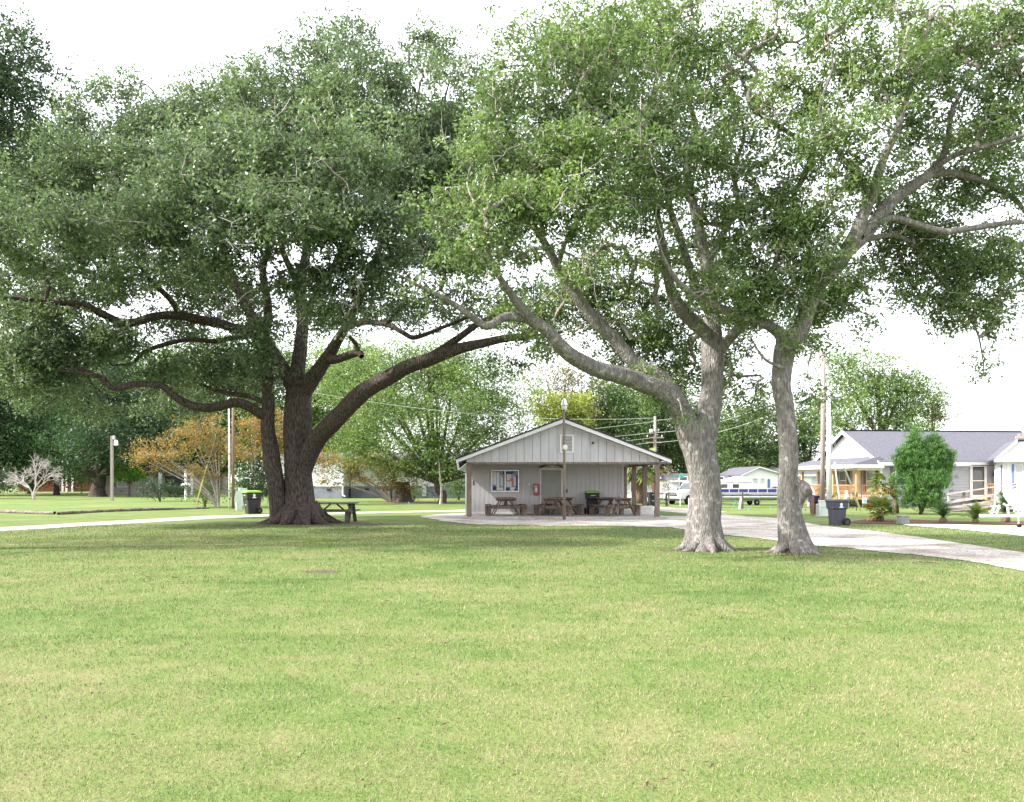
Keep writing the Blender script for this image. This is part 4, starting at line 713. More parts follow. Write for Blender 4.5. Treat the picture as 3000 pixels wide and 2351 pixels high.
mat('dark_wood', [(0.040, 0.036, 0.028), (0.088, 0.076, 0.062), (0.136, 0.120, 0.104)], scale=8, rough=.85, bump=.5, stretch=(.3, 2, 2))
mat('timber', [(0.055, 0.042, 0.035), (0.15, 0.115, 0.10), (0.30, 0.25, 0.23)], scale=6, rough=.95, bump=1, stretch=(.3, 2, 2))
mat('pole_wood', [(0.136, 0.081, 0.060), (0.212, 0.140, 0.106), (0.281, 0.204, 0.162)], scale=10, rough=.9, bump=.5, stretch=(3, 3, .15))
mat('pole_grey', [(0.187, 0.153, 0.145), (0.281, 0.238, 0.221), (0.340, 0.306, 0.281)], scale=10, rough=.9, bump=.5, stretch=(3, 3, .15))
mat('pole_orange', [(0.35, 0.14, 0.075), (0.45, 0.20, 0.11)], scale=10, rough=.9, stretch=(3, 3, .2))
mat('new_wood', [(0.357, 0.170, 0.064), (0.468, 0.246, 0.102), (0.527, 0.306, 0.145)], scale=6, rough=.75, stretch=(2, 2, .4))
mat('honey_post', [(0.383, 0.238, 0.102), (0.493, 0.332, 0.162)], scale=6, rough=.75, stretch=(2, 2, .4))
mat('ramp_wood', [(0.28, 0.22, 0.21), (0.42, 0.36, 0.35), (0.52, 0.47, 0.46)], scale=6, rough=.85, stretch=(.4, 2, 2), bump=.3)
mat('black_plastic', [(0.010, 0.010, 0.013), (0.022, 0.022, 0.027)], scale=5, rough=.5, spec=.4)
mat('charcoal_plastic', [(0.045, 0.047, 0.068), (0.065, 0.068, 0.092)], scale=5, rough=.5, spec=.4, cols2=[(.8, .8, .8), (1.05, 1.05, 1.05)], scale2=2)
mat('navy_plastic', [(0.02, 0.024, 0.05), (0.04, 0.045, 0.085)], scale=5, rough=.5, spec=.4)
mat('lime_plastic', [(0.208, 0.416, 0.024), (0.272, 0.496, 0.040)], scale=5, rough=.45, spec=.4)
mat('red_paint', [(0.240, 0.010, 0.011), (0.336, 0.016, 0.018)], scale=4, rough=.35, spec=.5)
mat('door_paint', [(0.264, 0.264, 0.248), (0.320, 0.320, 0.304)], scale=3, rough=.5)
mat('metal', [(0.45, 0.46, 0.48), (0.62, 0.63, 0.65)], scale=6, rough=.35, metal=.85)
mat('galv', [(0.42, 0.43, 0.44), (0.58, 0.58, 0.58)], scale=9, rough=.5, metal=.5)
mat('bone', [(0.62, 0.60, 0.50), (0.74, 0.72, 0.62)], scale=5, rough=.5)
mat('black_metal', [(0.012, 0.012, 0.014), (0.035, 0.035, 0.04)], scale=8, rough=.5, spec=.4)
mat('rubber', [(0.010, 0.010, 0.010), (0.025, 0.025, 0.025)], scale=12, rough=.85)
mat('vinyl_grey', [(0.328, 0.328, 0.369), (0.377, 0.377, 0.418)], scale=2, rough=.55)
mat('vinyl_white', [(0.78, 0.78, 0.79), (0.85, 0.85, 0.86)], scale=2, rough=.55)
mat('vinyl_tan', [(0.33, 0.29, 0.27), (0.42, 0.37, 0.35)], scale=2, rough=.6)
mat('shutter_blue', [(0.10, 0.14, 0.42), (0.14, 0.19, 0.50)], scale=6, rough=.5)
mat('shutter_dark', [(0.075, 0.07, 0.075), (0.12, 0.11, 0.115)], scale=6, rough=.5)
mat('shutter_red', [(0.42, 0.07, 0.06), (0.52, 0.11, 0.09)], scale=6, rough=.5)
mat('block', [(0.20, 0.21, 0.25), (0.30, 0.31, 0.35)], scale=8, rough=.95, bump=.4, cols2=[(.8, .8, .82), (1.05, 1.05, 1.05)], scale2=1)
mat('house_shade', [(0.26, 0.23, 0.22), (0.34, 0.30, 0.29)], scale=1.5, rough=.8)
mat('navy_panel', [(0.020, 0.026, 0.16), (0.035, 0.045, 0.24)], scale=3, rough=.35, spec=.5)
mat('boat_white', [(0.68, 0.68, 0.70), (0.78, 0.78, 0.80)], scale=2, rough=.25, spec=.5, coat=.3)
mat('car_paint', [(0.58, 0.59, 0.60), (0.68, 0.69, 0.70)], scale=1, rough=.28, spec=.5, coat=.6)
mat('teal_sign', [(0.01, 0.36, 0.30), (0.02, 0.46, 0.38)], scale=5, rough=.4)
mat('blue_flag', [(0.03, 0.30, 0.72), (0.06, 0.42, 0.85)], scale=5, rough=.6)
mat('yellow_guard', [(0.58, 0.47, 0.10), (0.70, 0.60, 0.18)], scale=5, rough=.5)
mat('paper', [(0.62, 0.62, 0.66), (0.74, 0.74, 0.78)], scale=5, rough=.7)
mat('paper_blue', [(0.04, 0.04, 0.20), (0.08, 0.08, 0.30)], scale=6, rough=.6)
mat('paper_sky', [(0.30, 0.42, 0.70), (0.45, 0.55, 0.78)], scale=6, rough=.6)
mat('paper_red', [(0.60, 0.10, 0.05), (0.72, 0.20, 0.10)], scale=6, rough=.6)
mat('cork', [(0.26, 0.24, 0.27), (0.34, 0.31, 0.34)], scale=20, rough=.9)
mat('pale_green', [(0.52, 0.60, 0.55), (0.62, 0.70, 0.65)], scale=4, rough=.6)
mat('grey_box', [(0.15, 0.155, 0.155), (0.22, 0.225, 0.225)], scale=6, rough=.8)
mat('lamp_glass', [(0.60, 0.64, 0.55), (0.70, 0.74, 0.64)], scale=5, rough=.2, spec=.5)
mat('terracotta', [(0.210, 0.075, 0.045), (0.300, 0.120, 0.075)], scale=6, rough=.85)
glassmat('glass_dark', (0.06, 0.075, 0.08)); glassmat('glass_teal', (0.12, 0.24, 0.23)); glassmat('glass_pale', (0.45, 0.52, 0.52))

def B(name, m, parent, *boxes, bevel=0.0, world=True):
    mb = MB()
    for b in boxes: mb.box(*b)
    return mb.build(name, m, parent, bevel=bevel, world=world)

# ================================================================== open picnic shelter
YF = 34.9; YW = 38.1; YB = 47.0; XL, XR = -1.83, 6.18; XC = 2.175
SH = empty('picnic_shelter', (XC, YF, 0), 0, 'white gabled picnic shelter with an open porch behind the oaks', 'shelter')
B('concrete_slab', 'concrete', SH, ((XC + .05, (YF - .35 + YB) / 2, .03), (8.75, YB - YF + .35, .10)), bevel=.01)
for x, y in ((XL, YF), (XR, YF), (XR, YW + .05), (XR, 41.5), (XR, 44.8)):
    B('post', 'post_wood', SH, ((x, y, 1.195), (.205, .205, 2.23)), bevel=.008)
B('beam', 'post_wood', SH, ((XC, YF + .02, 2.355), (8.2, .13, .085)), bevel=.005)
B('beam', 'post_wood', SH, ((XR, (YF + YB) / 2 + .1, 2.355), (.13, YB - YF - .1, .085)))
B('ceiling', 'post_wood', SH, ((XC, (YF + YB) / 2, 2.44), (7.9, YB - YF - .3, .02)))
# roof: two sloping leaves with shingle and white rake boards
ZP, ZE = 4.28, 2.55; XE0, XE1 = -2.36, 6.72
for sx, xe in ((-1, XE0), (1, XE1)):
    mb = MB(); mb.prism([(XC, ZP + .02), (xe, ZE + .02), (xe, ZE - .05), (XC, ZP - .05)], YF - .42, YB + .4, 'y'); mb.build('roof', 'shingle_dark', SH, world=True)
    mb = MB(); mb.prism([(XC, ZP - .053), (xe, ZE - .053), (xe, ZE - .19), (XC, ZP - .21)], YF - .40, YF - .345, 'y'); mb.build('rake_board', 'white_paint', SH, world=True)
    mb = MB(); mb.prism([(XC, ZP - .055), (xe + sx * -.02, ZE - .055), (xe + sx * -.02, ZE - .11), (XC, ZP - .11)], YF - .343, YB + .35, 'y'); mb.build('roof_deck', 'white_paint', SH, world=True)
# boxed eaves; the left one carries a deep fascia that catches the sun
mb = MB(); mb.prism([(XE0, 2.50), (XE0 + .06, 2.50), (XE0 + .14, 2.07), (XE0 + .08, 2.06)], YF - .38, YB, 'y'); mb.build('fascia', 'white_paint', SH, world=True)
mb = MB(); mb.prism([(XE0 + .10, 2.06), (XL - .10, 2.33), (XL - .10, 2.36), (XE0 + .10, 2.10)], YF - .36, YB, 'y'); mb.build('soffit', 'white_paint', SH, world=True)
mb = MB(); mb.prism([(XR + .115, 2.405), (XE1 - .05, 2.47), (XE1 - .05, 2.50), (XR + .115, 2.44)], YF - .36, YB, 'y'); mb.build('soffit', 'white_paint', SH, world=True)
B('fascia', 'white_paint', SH, ((XE1 - .03, (YF + YB) / 2, 2.44), (.04, YB - YF + .7, .16)))
# gable of separate boards
def roofz(x): return ZP - .20 - (ZP - ZE) * abs(x - XC) / (XE1 - XC)
x = XL - .1; bw = .3505
while x < XR + .09:
    x2 = min(x + bw - .016, XR + .1)
    pts = [(x, 2.402), (x2, 2.402)]
    if x < XC < x2: pts += [(x2, roofz(x2)), (XC, roofz(XC)), (x, roofz(x))]
    else: pts += [(x2, roofz(x2)), (x, roofz(x))]
    if roofz(x) > 2.42 or roofz(x2) > 2.42:
        mb = MB(); mb.prism(pts, YF - .07 + random.uniform(-.002, .002), YF - .045, 'y'); mb.build('gable_board', 'siding_gable', SH, world=True)
    x += bw
mb = MB(); mb.prism([(XL - .1, 2.404), (XR + .1, 2.404), (XR + .1, 2.45), (XC, ZP - .22), (XL - .1, 2.45)], YF - .043, YF - .02, 'y'); mb.build('gable_backing', 'grey_box', SH, world=True)
# louvred vent
vx, vz = 2.33, 3.19
mb = MB()
for b in (((vx - .26, YF - .09, vz), (.07, .04, .76)), ((vx + .26, YF - .09, vz), (.07, .04, .76)), ((vx, YF - .09, vz + .35), (.45, .04, .06)), ((vx, YF - .09, vz - .35), (.45, .04, .06))): mb.box(*b)
V = mb.build('vent', 'white_paint', SH, world=True)
B('vent_backing', 'shutter_dark', SH, ((vx, YF - .074, vz), (.46, .006, .66)))
sl_ = MB().box((0, 0, 0), (.45, .045, .012), (R(-40), 0, 0)).mesh('louvre')
for k in range(10):
    o = link('louvre', sl_, 'white_paint', V); o.location = Vector((vx, YF - .095, vz - .28 + k * .062)) - SH.location
mb = MB(); gp = Vector((3.46, YF - .07, 3.23)); mb.tube([gp, gp + Vector((0, -.08, .02)), gp + Vector((-.05, -.14, -.03))], [.03, .03, .05], 8); mb.build('security_lamp', 'black_metal', SH, world=True)
# enclosed room behind the porch
XW0, XW1 = -2.12, 5.12
n = 34; bw = (XW1 - XW0) / n
bd = MB().box((0, 0, 0), (bw - .014, .022, 2.33)).mesh('wall_board')
for k in range(n):
    o = link('wall_board', bd, 'siding_wall', SH); o.location = Vector((XW0 + (k + .5) * bw, YW + random.uniform(-.002, .002), 1.25)) - SH.location
B('room', 'siding_wall', SH, (((XW0 + XW1) / 2, (YW + .014 + YB) / 2, 1.25), (XW1 - XW0 - .01, YB - YW - .014, 2.33)))
B('corner_trim', 'white_paint', SH, ((XW1 + .012, YW - .012, 1.25), (.10, .05, 2.33)))
B('corner_trim', 'white_paint', SH, ((XW0 - .012, YW - .012, 1.25), (.08, .05, 2.33)))
B('base_trim', 'white_paint', SH, (((XW0 + XW1) / 2, YW - .022, .125), (XW1 - XW0, .02, .08)))
dx = (1615 - 1500) * YW / F_PX
D_ = B('door', 'door_paint', SH, ((dx, YW - .03, 1.09), (.92, .035, 2.00)), bevel=.004)
B('door_frame', 'white_paint', D_.parent, ((dx - .50, YW - .025, 1.11), (.07, .06, 2.05)), ((dx + .50, YW - .025, 1.11), (.07, .06, 2.05)), ((dx, YW - .025, 2.165), (1.07, .06, .07)))
kb = MB(); kb.lathe([(.01, 0), (.015, -.03), (.032, -.045), (.03, -.07), (.008, -.08)], 10, (dx + .36, YW - .048, 1.02), 'y'); kb.build('door_knob', 'metal', D_, world=False).location = (0, 0, 0)
D_.children[0].data.transform(Matrix.Translation(-Vector(SH.location)))
mb = MB(); mb.lathe([(.05, 0), (.10, -.03), (.12, -.08), (.07, -.13), (.01, -.15)], 12, (dx + .02, YW - .12, 2.36)); mb.build('porch_lamp', 'lamp_glass', SH, world=True, smooth=True)
mb = MB(); mb.beam((dx - .55, YW - .1, 2.22), (dx - .15, YW - .1, 2.40), .05, .06); mb.beam((dx + .55, YW - .1, 2.22), (dx + .2, YW - .1, 2.40), .05, .06); mb.build('brace', 'dark_wood', SH, world=True)
cx_ = (1824 - 1500) * (YW - .06) / F_PX
mb = MB(); mb.tube([(cx_, YW - .06, .1), (cx_, YW - .06, 2.4)], .022, 8); mb.box((cx_ - .08, YW - .05, .92), (.10, .07, .16)); mb.build('conduit', 'galv', SH, world=True)
B('light_switch', 'bone', SH, (((1551 - 1500) * YW / F_PX, YW - .02, 1.44), (.08, .02, .12)))
B('keypad', 'black_plastic', SH, ((dx + .72, YW - .03, 1.14), (.07, .04, .17)))
# hinged green-grey reel on the left post
mb = MB(); mb.lathe([(.02, 0), (.11, .01), (.11, .07), (.02, .08)], 14, (XL + .16, YF + .05, 1.52), 'x'); mb.build('hose_reel', 'shutter_dark', SH, world=True)

# notice board on the wall
def wallpx(px, py, y=YW): p = W(px, py, y); return p
p0 = wallpx(1441, 1440); p1 = wallpx(1519, 1379); cxn, czn = (p0.x + p1.x) / 2, (p0.z + p1.z) / 2; wn, hn = p1.x - p0.x, p1.z - p0.z
NB = empty('notice_board', (cxn, YW - .012, czn), 0, 'glazed notice board with white and blue papers on the shelter wall', 'notice board')
B('backing', 'cork', NB, ((0, -.02, 0), (wn, .03, hn)), world=False)
for b in (((0, -.045, hn / 2), (wn + .05, .05, .045)), ((0, -.045, -hn / 2), (wn + .05, .05, .045)), ((-wn / 2, -.045, 0), (.045, .05, hn - .04)), ((wn / 2, -.045, 0), (.045, .05, hn - .04)), ((0, -.045, 0), (.04, .05, hn - .04))): B('frame', 'metal', NB, b, world=False)
for k, (u, v, su, sv, m) in enumerate([(-.40, .12, .13, .62, 'paper'), (-.27, .05, .10, .70, 'paper'), (-.40, -.36, .14, .18, 'paper_blue'), (-.16, .02, .09, .50, 'paper_sky'), (-.12, -.05, .06, .40, 'paper'), (-.20, -.38, .24, .13, 'paper'), (.10, .36, .14, .18, 'paper_blue'), (.15, .18, .18, .30, 'paper'), (.24, .38, .12, .12, 'paper_blue'), (.31, .22, .10, .22, 'paper_sky'), (.25, .02, .12, .22, 'paper_red'), (.36, -.02, .08, .44, 'paper'), (.435, -.05, .05, .60, 'paper_blue'), (.14, -.16, .2, .26, 'paper'), (.10, -.40, .14, .13, 'paper_blue'), (.28, -.38, .18, .15, 'paper'), (.40, -.42, .12, .10, 'paper_blue'), (-.06, .40, .05, .16, 'paper_blue')]):
    B('notice', m, NB, ((u * wn, -.037 - k * .0007, v * hn), (su * wn, .0006, sv * hn)), world=False)
# extinguisher cabinet
pc = wallpx(1570.5, 1434.5)
FE = empty('extinguisher_cabinet', (pc.x, YW - .012, pc.z), 0, 'red fire extinguisher cabinet beside the shelter door', 'extinguisher')
B('cabinet', 'red_paint', FE, ((0, -.09, 0), (.27, .17, .53)), bevel=.008, world=False)
B('window', 'glass_dark', FE, ((0, -.177, .0), (.17, .008, .40)), world=False)
mb = MB(); mb.lathe([(.03, -.14), (.055, -.13), (.055, .04), (.03, .08), (.018, .12), (.03, .13), (.03, .16)], 10, (0, -.185, 0)); mb.build('extinguisher', 'paper', FE)

# yard lamp pole in front of the shelter
yl = Vector(((1653 - 1500) * 33.6 / F_PX, 33.6, 0)); YL = empty('lamp_pole', yl, 0, 'slim brown lamp pole with a white cone lamp in front of the shelter gable', 'lamp pole')
mb = MB(); mb.tube([(0, 0, -.1), (.005, 0, 2.2), (-.015, 0, 4.55)], [.062, .055, .048], 10); mb.build('pole', 'post_wood', YL, smooth=True)
mb = MB(); mb.lathe([(.08, 4.52), (.11, 4.56), (.125, 4.68), (.115, 4.70)], 16); mb.build('lamp_glass', 'lamp_glass', YL, smooth=True)
mb = MB(); mb.lathe([(.15, 4.70), (.14, 4.73), (.08, 4.92), (.03, 4.99), (.01, 5.0)], 16); mb.build('lamp_cap', 'metal', YL, smooth=True)
mb = MB(); mb.lathe([(.02, -.06), (.10, -.075), (.105, -.095), (.02, -.12)], 18, (.035, 0, 2.98), 'y'); mb.build('reflector_disc', 'lamp_glass', YL)

# ================================================================== picnic tables
def picnic_table(name, label, loc, rz, heavy=True, L=1.85, H=.78, woodm='table_wood', group='picnic tables', tw=.86, sw=.76):
    t = empty(name, loc, rz, label, 'picnic table', group)
    pw = tw / 5
    pl = MB().box((0, 0, 0), (pw - .012, L, .045)).mesh('plank')
    for k in range(5): o = link('plank', pl, woodm, t); o.location = ((k - 2) * pw, random.uniform(-.012, .012), H - .022)
    bl_ = MB().box((0, 0, 0), (.135, L, .045)).mesh('bench_board')
    for s_ in (-1, 1):
        for q in (-.072, .072): o = link('bench_board', bl_, woodm, t); o.location = (s_ * sw + q, random.uniform(-.012, .012), .455)
    for e in (-1, 1):
        y = e * (L / 2 - .17)
        for s_ in (-1, 1):
            mb = MB(); mb.beam((s_ * .19, y, H - .05), (s_ * .60, y, 0.0), .05, .14, (0, 1, 0)); mb.build('leg', woodm, t, bevel=.004)
            if heavy:
                B('bench_leg', woodm, t, ((s_ * (sw + .02), y - .13 * e, .215), (.22, .10, .43)), world=False, bevel=.006)
            else:
                mb = MB(); mb.beam((s_ * (sw - .02), y - .05 * e, .43), (s_ * (sw + .02), y - .05 * e, 0), .05, .10, (0, 1, 0)); mb.build('bench_leg', woodm, t)
        B('bench_support', woodm, t, ((0, y - .052 * e, .375), (2 * sw + .16, .045, .13)), world=False, bevel=.004)
        B('top_support', woodm, t, ((0, y - .052 * e, H - .095), (tw - .04, .045, .09)), world=False)
    for e in (-1, 1):
        mb = MB(); mb.beam((0, e * (L / 2 - .33), .36), (0, e * .12, H - .06), .05, .09, (1, 0, 0)); mb.build('brace', woodm, t)
    return t
picnic_table('picnic_table', 'weathered picnic table standing under the notice board', (-.28, 36.35, .082), R(4))
picnic_table('picnic_table', 'weathered picnic table standing before the shelter door', (2.05, 36.5, .082), R(-24))
picnic_table('picnic_table', 'weathered picnic table at the right end of the porch', (4.55, 36.4, .082), R(26))
pt = G(972, 1532); picnic_table('picnic_table', 'dark picnic table beside the trunk of the big dark oak', (pt.x, pt.y + .35, 0), R(88), heavy=False, woodm='dark_wood', L=1.75, H=.77, sw=.70)

# ================================================================== wheeled bins
def wheelie(name, label, loc, rz, H, lid, body, emblem=True, square=False, sc=1.0):
    t = empty(name, loc, rz, label, 'trash bin', 'wheeled trash bins'); s = H / 1.08
    def ring(w, d, z, r=.06, yo=0):
        pts = []
        for cx, cy, a0 in ((1, 1, 0), (-1, 1, 90), (-1, -1, 180), (1, -1, 270)):
            for k in range(4):
                a = R(a0 + k * 30); pts.append(((cx * (w / 2 - r) + r * math.cos(a)) * s, (cy * (d / 2 - r) + r * math.sin(a) + yo) * s, z * s))
        return pts
    def loft(rings):
        mb = MB(); vs = [p for r_ in rings for p in r_]; n = 16
        fs = [(i * n + k, i * n + (k + 1) % n, (i + 1) * n + (k + 1) % n, (i + 1) * n + k) for i in range(len(rings) - 1) for k in range(n)]
        fs += [tuple(range(n)), tuple((len(rings) - 1) * n + k for k in range(n))]; return mb.add(vs, fs)
    loft([ring(.46, .50, .02), ring(.48, .53, .3), ring(.50, .58, .66), ring(.585, .66, .70), ring(.60, .69, .93), ring(.62, .71, .96), ring(.62, .71, .985)]).build('body', body, t, bevel=.004)
    loft([ring(.65, .76, .988, .07, .0), ring(.65, .76, 1.02, .07, .0), ring(.60, .68, 1.06, .09), ring(.42, .46, 1.08, .1)]).build('lid', lid, t)
    mb = MB(); mb.tube([(-.25 * s, .40 * s, .95 * s), (.25 * s, .40 * s, .95 * s)], .018 * s, 8); mb.build('handle', body, t)
    for sx in (-1, 1):
        mb = MB(); mb.lathe([(.02, -.03), (.13, -.03), (.145, -.015), (.145, .015), (.13, .03), (.02, .03)], 18, (sx * .29 * s, .26 * s, .145 * s), 'x')
        w_ = mb.build('wheel', 'rubber', t, smooth=False)
        mb = MB(); mb.lathe([(.01, -.034), (.07, -.036), (.075, .036), (.01, .036)], 12, (sx * .29 * s, .26 * s, .145 * s), 'x'); mb.build('hub', 'charcoal_plastic', w_)
    if square:
        B('lift_bar', 'galv', t, ((0, -.345 * s, .86 * s), (.22 * s, .02, .03)), world=False); B('lift_bar', 'galv', t, ((0, -.285 * s, .42 * s), (.16 * s, .02, .03)), world=False)
    if emblem:   # round head over spreading shoulders
        for side, rot in (('x', 1),):
            mb = MB(); x_ = -.302 * s if emblem != 'r' else .302 * s
            pts = [(-.10, -.09), (.10, -.09), (.085, -.055), (.04, -.035), (.045, .0), (.062, .04), (.052, .085), (.02, .105), (-.02, .105), (-.052, .085), (-.062, .04), (-.045, .0), (-.04, -.035), (-.085, -.055)]
            mb.prism([(u * s, (v + .82) * s) for u, v in pts], x_ - .004, x_ + .004, 'x'); mb.build('emblem', 'paper', t)
    return t
wheelie('trash_bin', 'black bin with lime green lid left of the dark oak by the lane', G(738, 1506), R(-52), 1.14, 'lime_plastic', 'black_plastic', 'r', True)
wheelie('trash_bin', 'black bin with lime green lid against the shelter wall', ((1735 - 1500) * 37.6 / F_PX, 37.6, .08), R(2), 1.08, 'lime_plastic', 'black_plastic', False, True)
wheelie('trash_bin', 'big grey bin with white emblem standing at the edge of the gravel road', G(2462, 1541) + Vector((0, .3, 0)), R(-78), .95, 'charcoal_plastic', 'charcoal_plastic', 'r')
wheelie('trash_bin', 'navy bin with white emblem beside the red-brown post', G(2391, 1507), R(-78), .92, 'navy_plastic', 'navy_plastic', 'r')
wheelie('trash_bin', 'black bin seen between the right shelter posts', G(1910, 1484), R(8), .92, 'black_plastic', 'black_plastic', False, True)

# ================================================================== left side small things
YLm = DY(1468); L1 = G(328, 1468); LP = empty('lamp_post', L1, 0, 'pale square wooden lamp post with a white lamp on the left lawn', 'lamp post')
B('post', 'pole_grey', LP, ((0, 0, 2.6), (.19, .19, 5.3)), world=False)
mb = MB(); mb.beam((.05, 0, 5.0), (.32, 0, 4.95), .06, .06); mb.build('arm', 'galv', LP)
mb = MB(); mb.lathe([(.06, 4.90), (.13, 4.86), (.17, 4.52), (.15, 4.46)], 12, (.34, 0, 0)); mb.build('lamp', 'white_paint', LP, smooth=True)
B('meter_box', 'galv', LP, ((.16, 0, 5.12), (.12, .2, .3)), world=False)
DP = empty('dish_pole', G(544, 1464), 0, 'white pole carrying a round white dish on the left lawn', 'bird bath')
mb = MB(); mb.tube([(0, 0, -.1), (0, 0, 2.6)], .10, 8); mb.build('pole', 'white_paint', DP)
mb = MB(); mb.lathe([(.10, 1.02), (.30, 1.10), (.40, 1.22), (.42, 1.27), (.32, 1.36), (.1, 1.40)], 20); mb.build('dish', 'white_paint', DP, smooth=True)
WP = empty('white_pole', G(672, 1495), 0, 'thin white banded pole beside the brown utility pole', 'pole')
mb = MB(); mb.tube([(0, 0, -.1), (0, 0, 3), (-.03, 0, 5.7)], [.05, .045, .04], 8); mb.build('pole', 'white_paint', WP, smooth=True)
for z in (1.05, .62, 3.1): mb = MB(); mb.lathe([(.066, z - .02), (.066, z + .02)], 8); mb.build('band', 'black_metal', WP)
def upole(name, label, base, h, r, m, lean=0): 
    t = empty(name, base, 0, label, 'utility pole', 'utility poles'); mb = MB(); mb.tube([(0, 0, -.2), (lean * .5, 0, h * .5), (lean, 0, h)], [r, r * .9, r * .78], 12); mb.build('pole', m, t, smooth=True); return t
UP0 = upole('utility_pole', 'brown utility pole beside the thin white pole on the left', G(683, 1491), 7.4, .085, 'pole_wood')
def guy(name, label, g0, top, guard, m, gr=.045, r=.012):
    t = empty(name, g0, 0, label, 'guy wire', 'guy wires'); d = Vector(top) - Vector(g0)
    mb = MB(); mb.tube([(0, 0, -.1), d], r, 5); mb.build('wire', 'galv', t); mb = MB(); mb.tube([d * guard[0], d * guard[1]], gr, 8); mb.build('guard', m, t); return t
gb = G(572, 1489); guy('guy_wire', 'guy wire with yellow guard left of the white pole', gb, UP0.location + Vector((0, 0, 7.9)), (.02, .31), 'yellow_guard', .035)
LB_ = empty('leaning_board', G(700, 1496), R(20), 'pale green and white board standing behind the lime-lidded bin', 'board')
mb = MB(); mb.prism([(-.18, 0), (.14, 0), (.22, .5), (.2, .85), (.1, 1.05), (-.16, 1.08), (-.24, .6)], -.02, .03, 'y'); mb.build('panel', 'pale_green', LB_)
mb = MB(); mb.prism([(-.05, .95), (.5, .98), (.42, 1.2), (0.0, 1.24)], .05, .4, 'y'); mb.build('lid', 'pale_green', LB_)
mb = MB(); mb.tube([(-.12, -.1, 0), (-.14, -.1, .45)], .03, 6); mb.build('stake', 'white_paint', LB_)
# landscape timbers along the lane
for k, (a, b, lab) in enumerate([((-120, 1499), (160, 1508), 'dark landscape timber at the left picture edge'), ((171, 1509), (298, 1501), 'dark landscape timber beside the gap in the row'), ((299, 1501), (510, 1494), 'long pale landscape timber in the middle of the row'), ((511, 1494), (612, 1491), 'thin landscape timber nearest the white pole')]):
    p, q = G(*a), G(*b); t = empty('landscape_timber', (p + q) / 2, 0, lab, 'timber', 'timbers edging the far lawn'); d = (q - p) / 2; r = .08 if k < 3 else .055
    P = np.array([(-d * (1 - i / 6)) + Vector((0, 0, r * .8 + random.uniform(-.02, .02))) for i in range(13)]); v, f_ = sweep(P, np.full(13, r), 8, 700 + k, .06); 
    o = np_mesh('log', v, f_, 'timber', t)
    mb = MB(); mb.lathe([(.01, 0), (.012, 0)], 6); 
# little blue marker flags
for k, (px, py, s_, lab) in enumerate([(786, 1490, 1.0, 'blue marker flag before the dark shrub by the oak'), (1196, 1483, .7, 'blue marker flag before the orange myrtle stump'), (2147, 1492, .6, 'small blue marker flag left of the dark gate post'), (2192, 1500, .8, 'blue marker flag right of the leaning white board'), (2258, 1494, .6, 'small blue marker flag beside the slim oak trunk'), (2357, 1506, .7, 'blue marker flag between the burl and the navy bin')]):
    t = empty('marker_flag', G(px, py), 0, lab, 'flag', 'blue marker flags'); mb = MB(); mb.tube([(0, 0, 0), (.01, 0, .38 * s_)], .006, 5); mb.build('stake', 'galv', t)
    mb = MB(); mb.prism([(.005, .22 * s_), (.13 * s_, .24 * s_), (.09 * s_, .30 * s_), (.12 * s_, .36 * s_), (.005, .38 * s_)], -.003, .003, 'y'); mb.build('pennant', 'blue_flag', t)
# fallen twig on the road edge
t = empty('fallen_twig', G(2700, 1654), 0, 'crooked fallen twig at the edge of the gravel road', 'twig')
mb = MB(); mb.tube([(-.12, .1, .02), (-.05, .03, .05), (.05, -.02, .03), (.2, -.04, .04), (.34, -.02, .02)], [.012, .012, .01, .008, .004], 6); mb.tube([(.05, -.02, .03), (.14, .05, .07)], [.008, .004], 5); mb.build('stick', 'bark_far', t)

# ================================================================== homes in the left and centre distance
def window(parent, c, w_, h_, glass, rz=0, shutter=None, fr='white_paint', d=.05, t=.07, mull=True):
    """window on a wall whose outward normal is local -y after rotation rz"""
    o = empty('window', c, rz); o.parent = parent
    B('pane', glass, o, ((0, -.012, 0), (w_, .02, h_)), world=False)
    B('frame', fr, o, ((0, -d / 2, h_ / 2 + t / 2), (w_ + 2 * t, d, t)), ((0, -d / 2, -h_ / 2 - t / 2), (w_ + 2 * t, d, t)), ((-w_ / 2 - t / 2, -d / 2, 0), (t, d, h_)), ((w_ / 2 + t / 2, -d / 2, 0), (t, d, h_)), *([((0, -d / 2, 0), (w_, d * .7, .05))] if mull else []), world=False)
    if shutter:
        for s_ in (-1, 1): B('shutter', shutter, o, ((s_ * (w_ / 2 + t + .19), -.02, 0), (.34, .04, h_ + .1)), world=False)
    return o
def lap(parent, name, m, L, h, pitch=.18, th=.04, z0=0.0):     # lap siding facing -y, from x=0..L
    prof = []; n = int(h / pitch)
    for k in range(n): prof += [(-th, z0 + k * pitch), (0.0 - .004, z0 + (k + 1) * pitch - .004)]
    prof += [(.03, z0 + n * pitch), (.03, z0)]
    mb = MB(); mb.prism(prof, 0, L, 'x'); o = mb.build(name, m, parent); o['kind'] = 'stuff'; return o

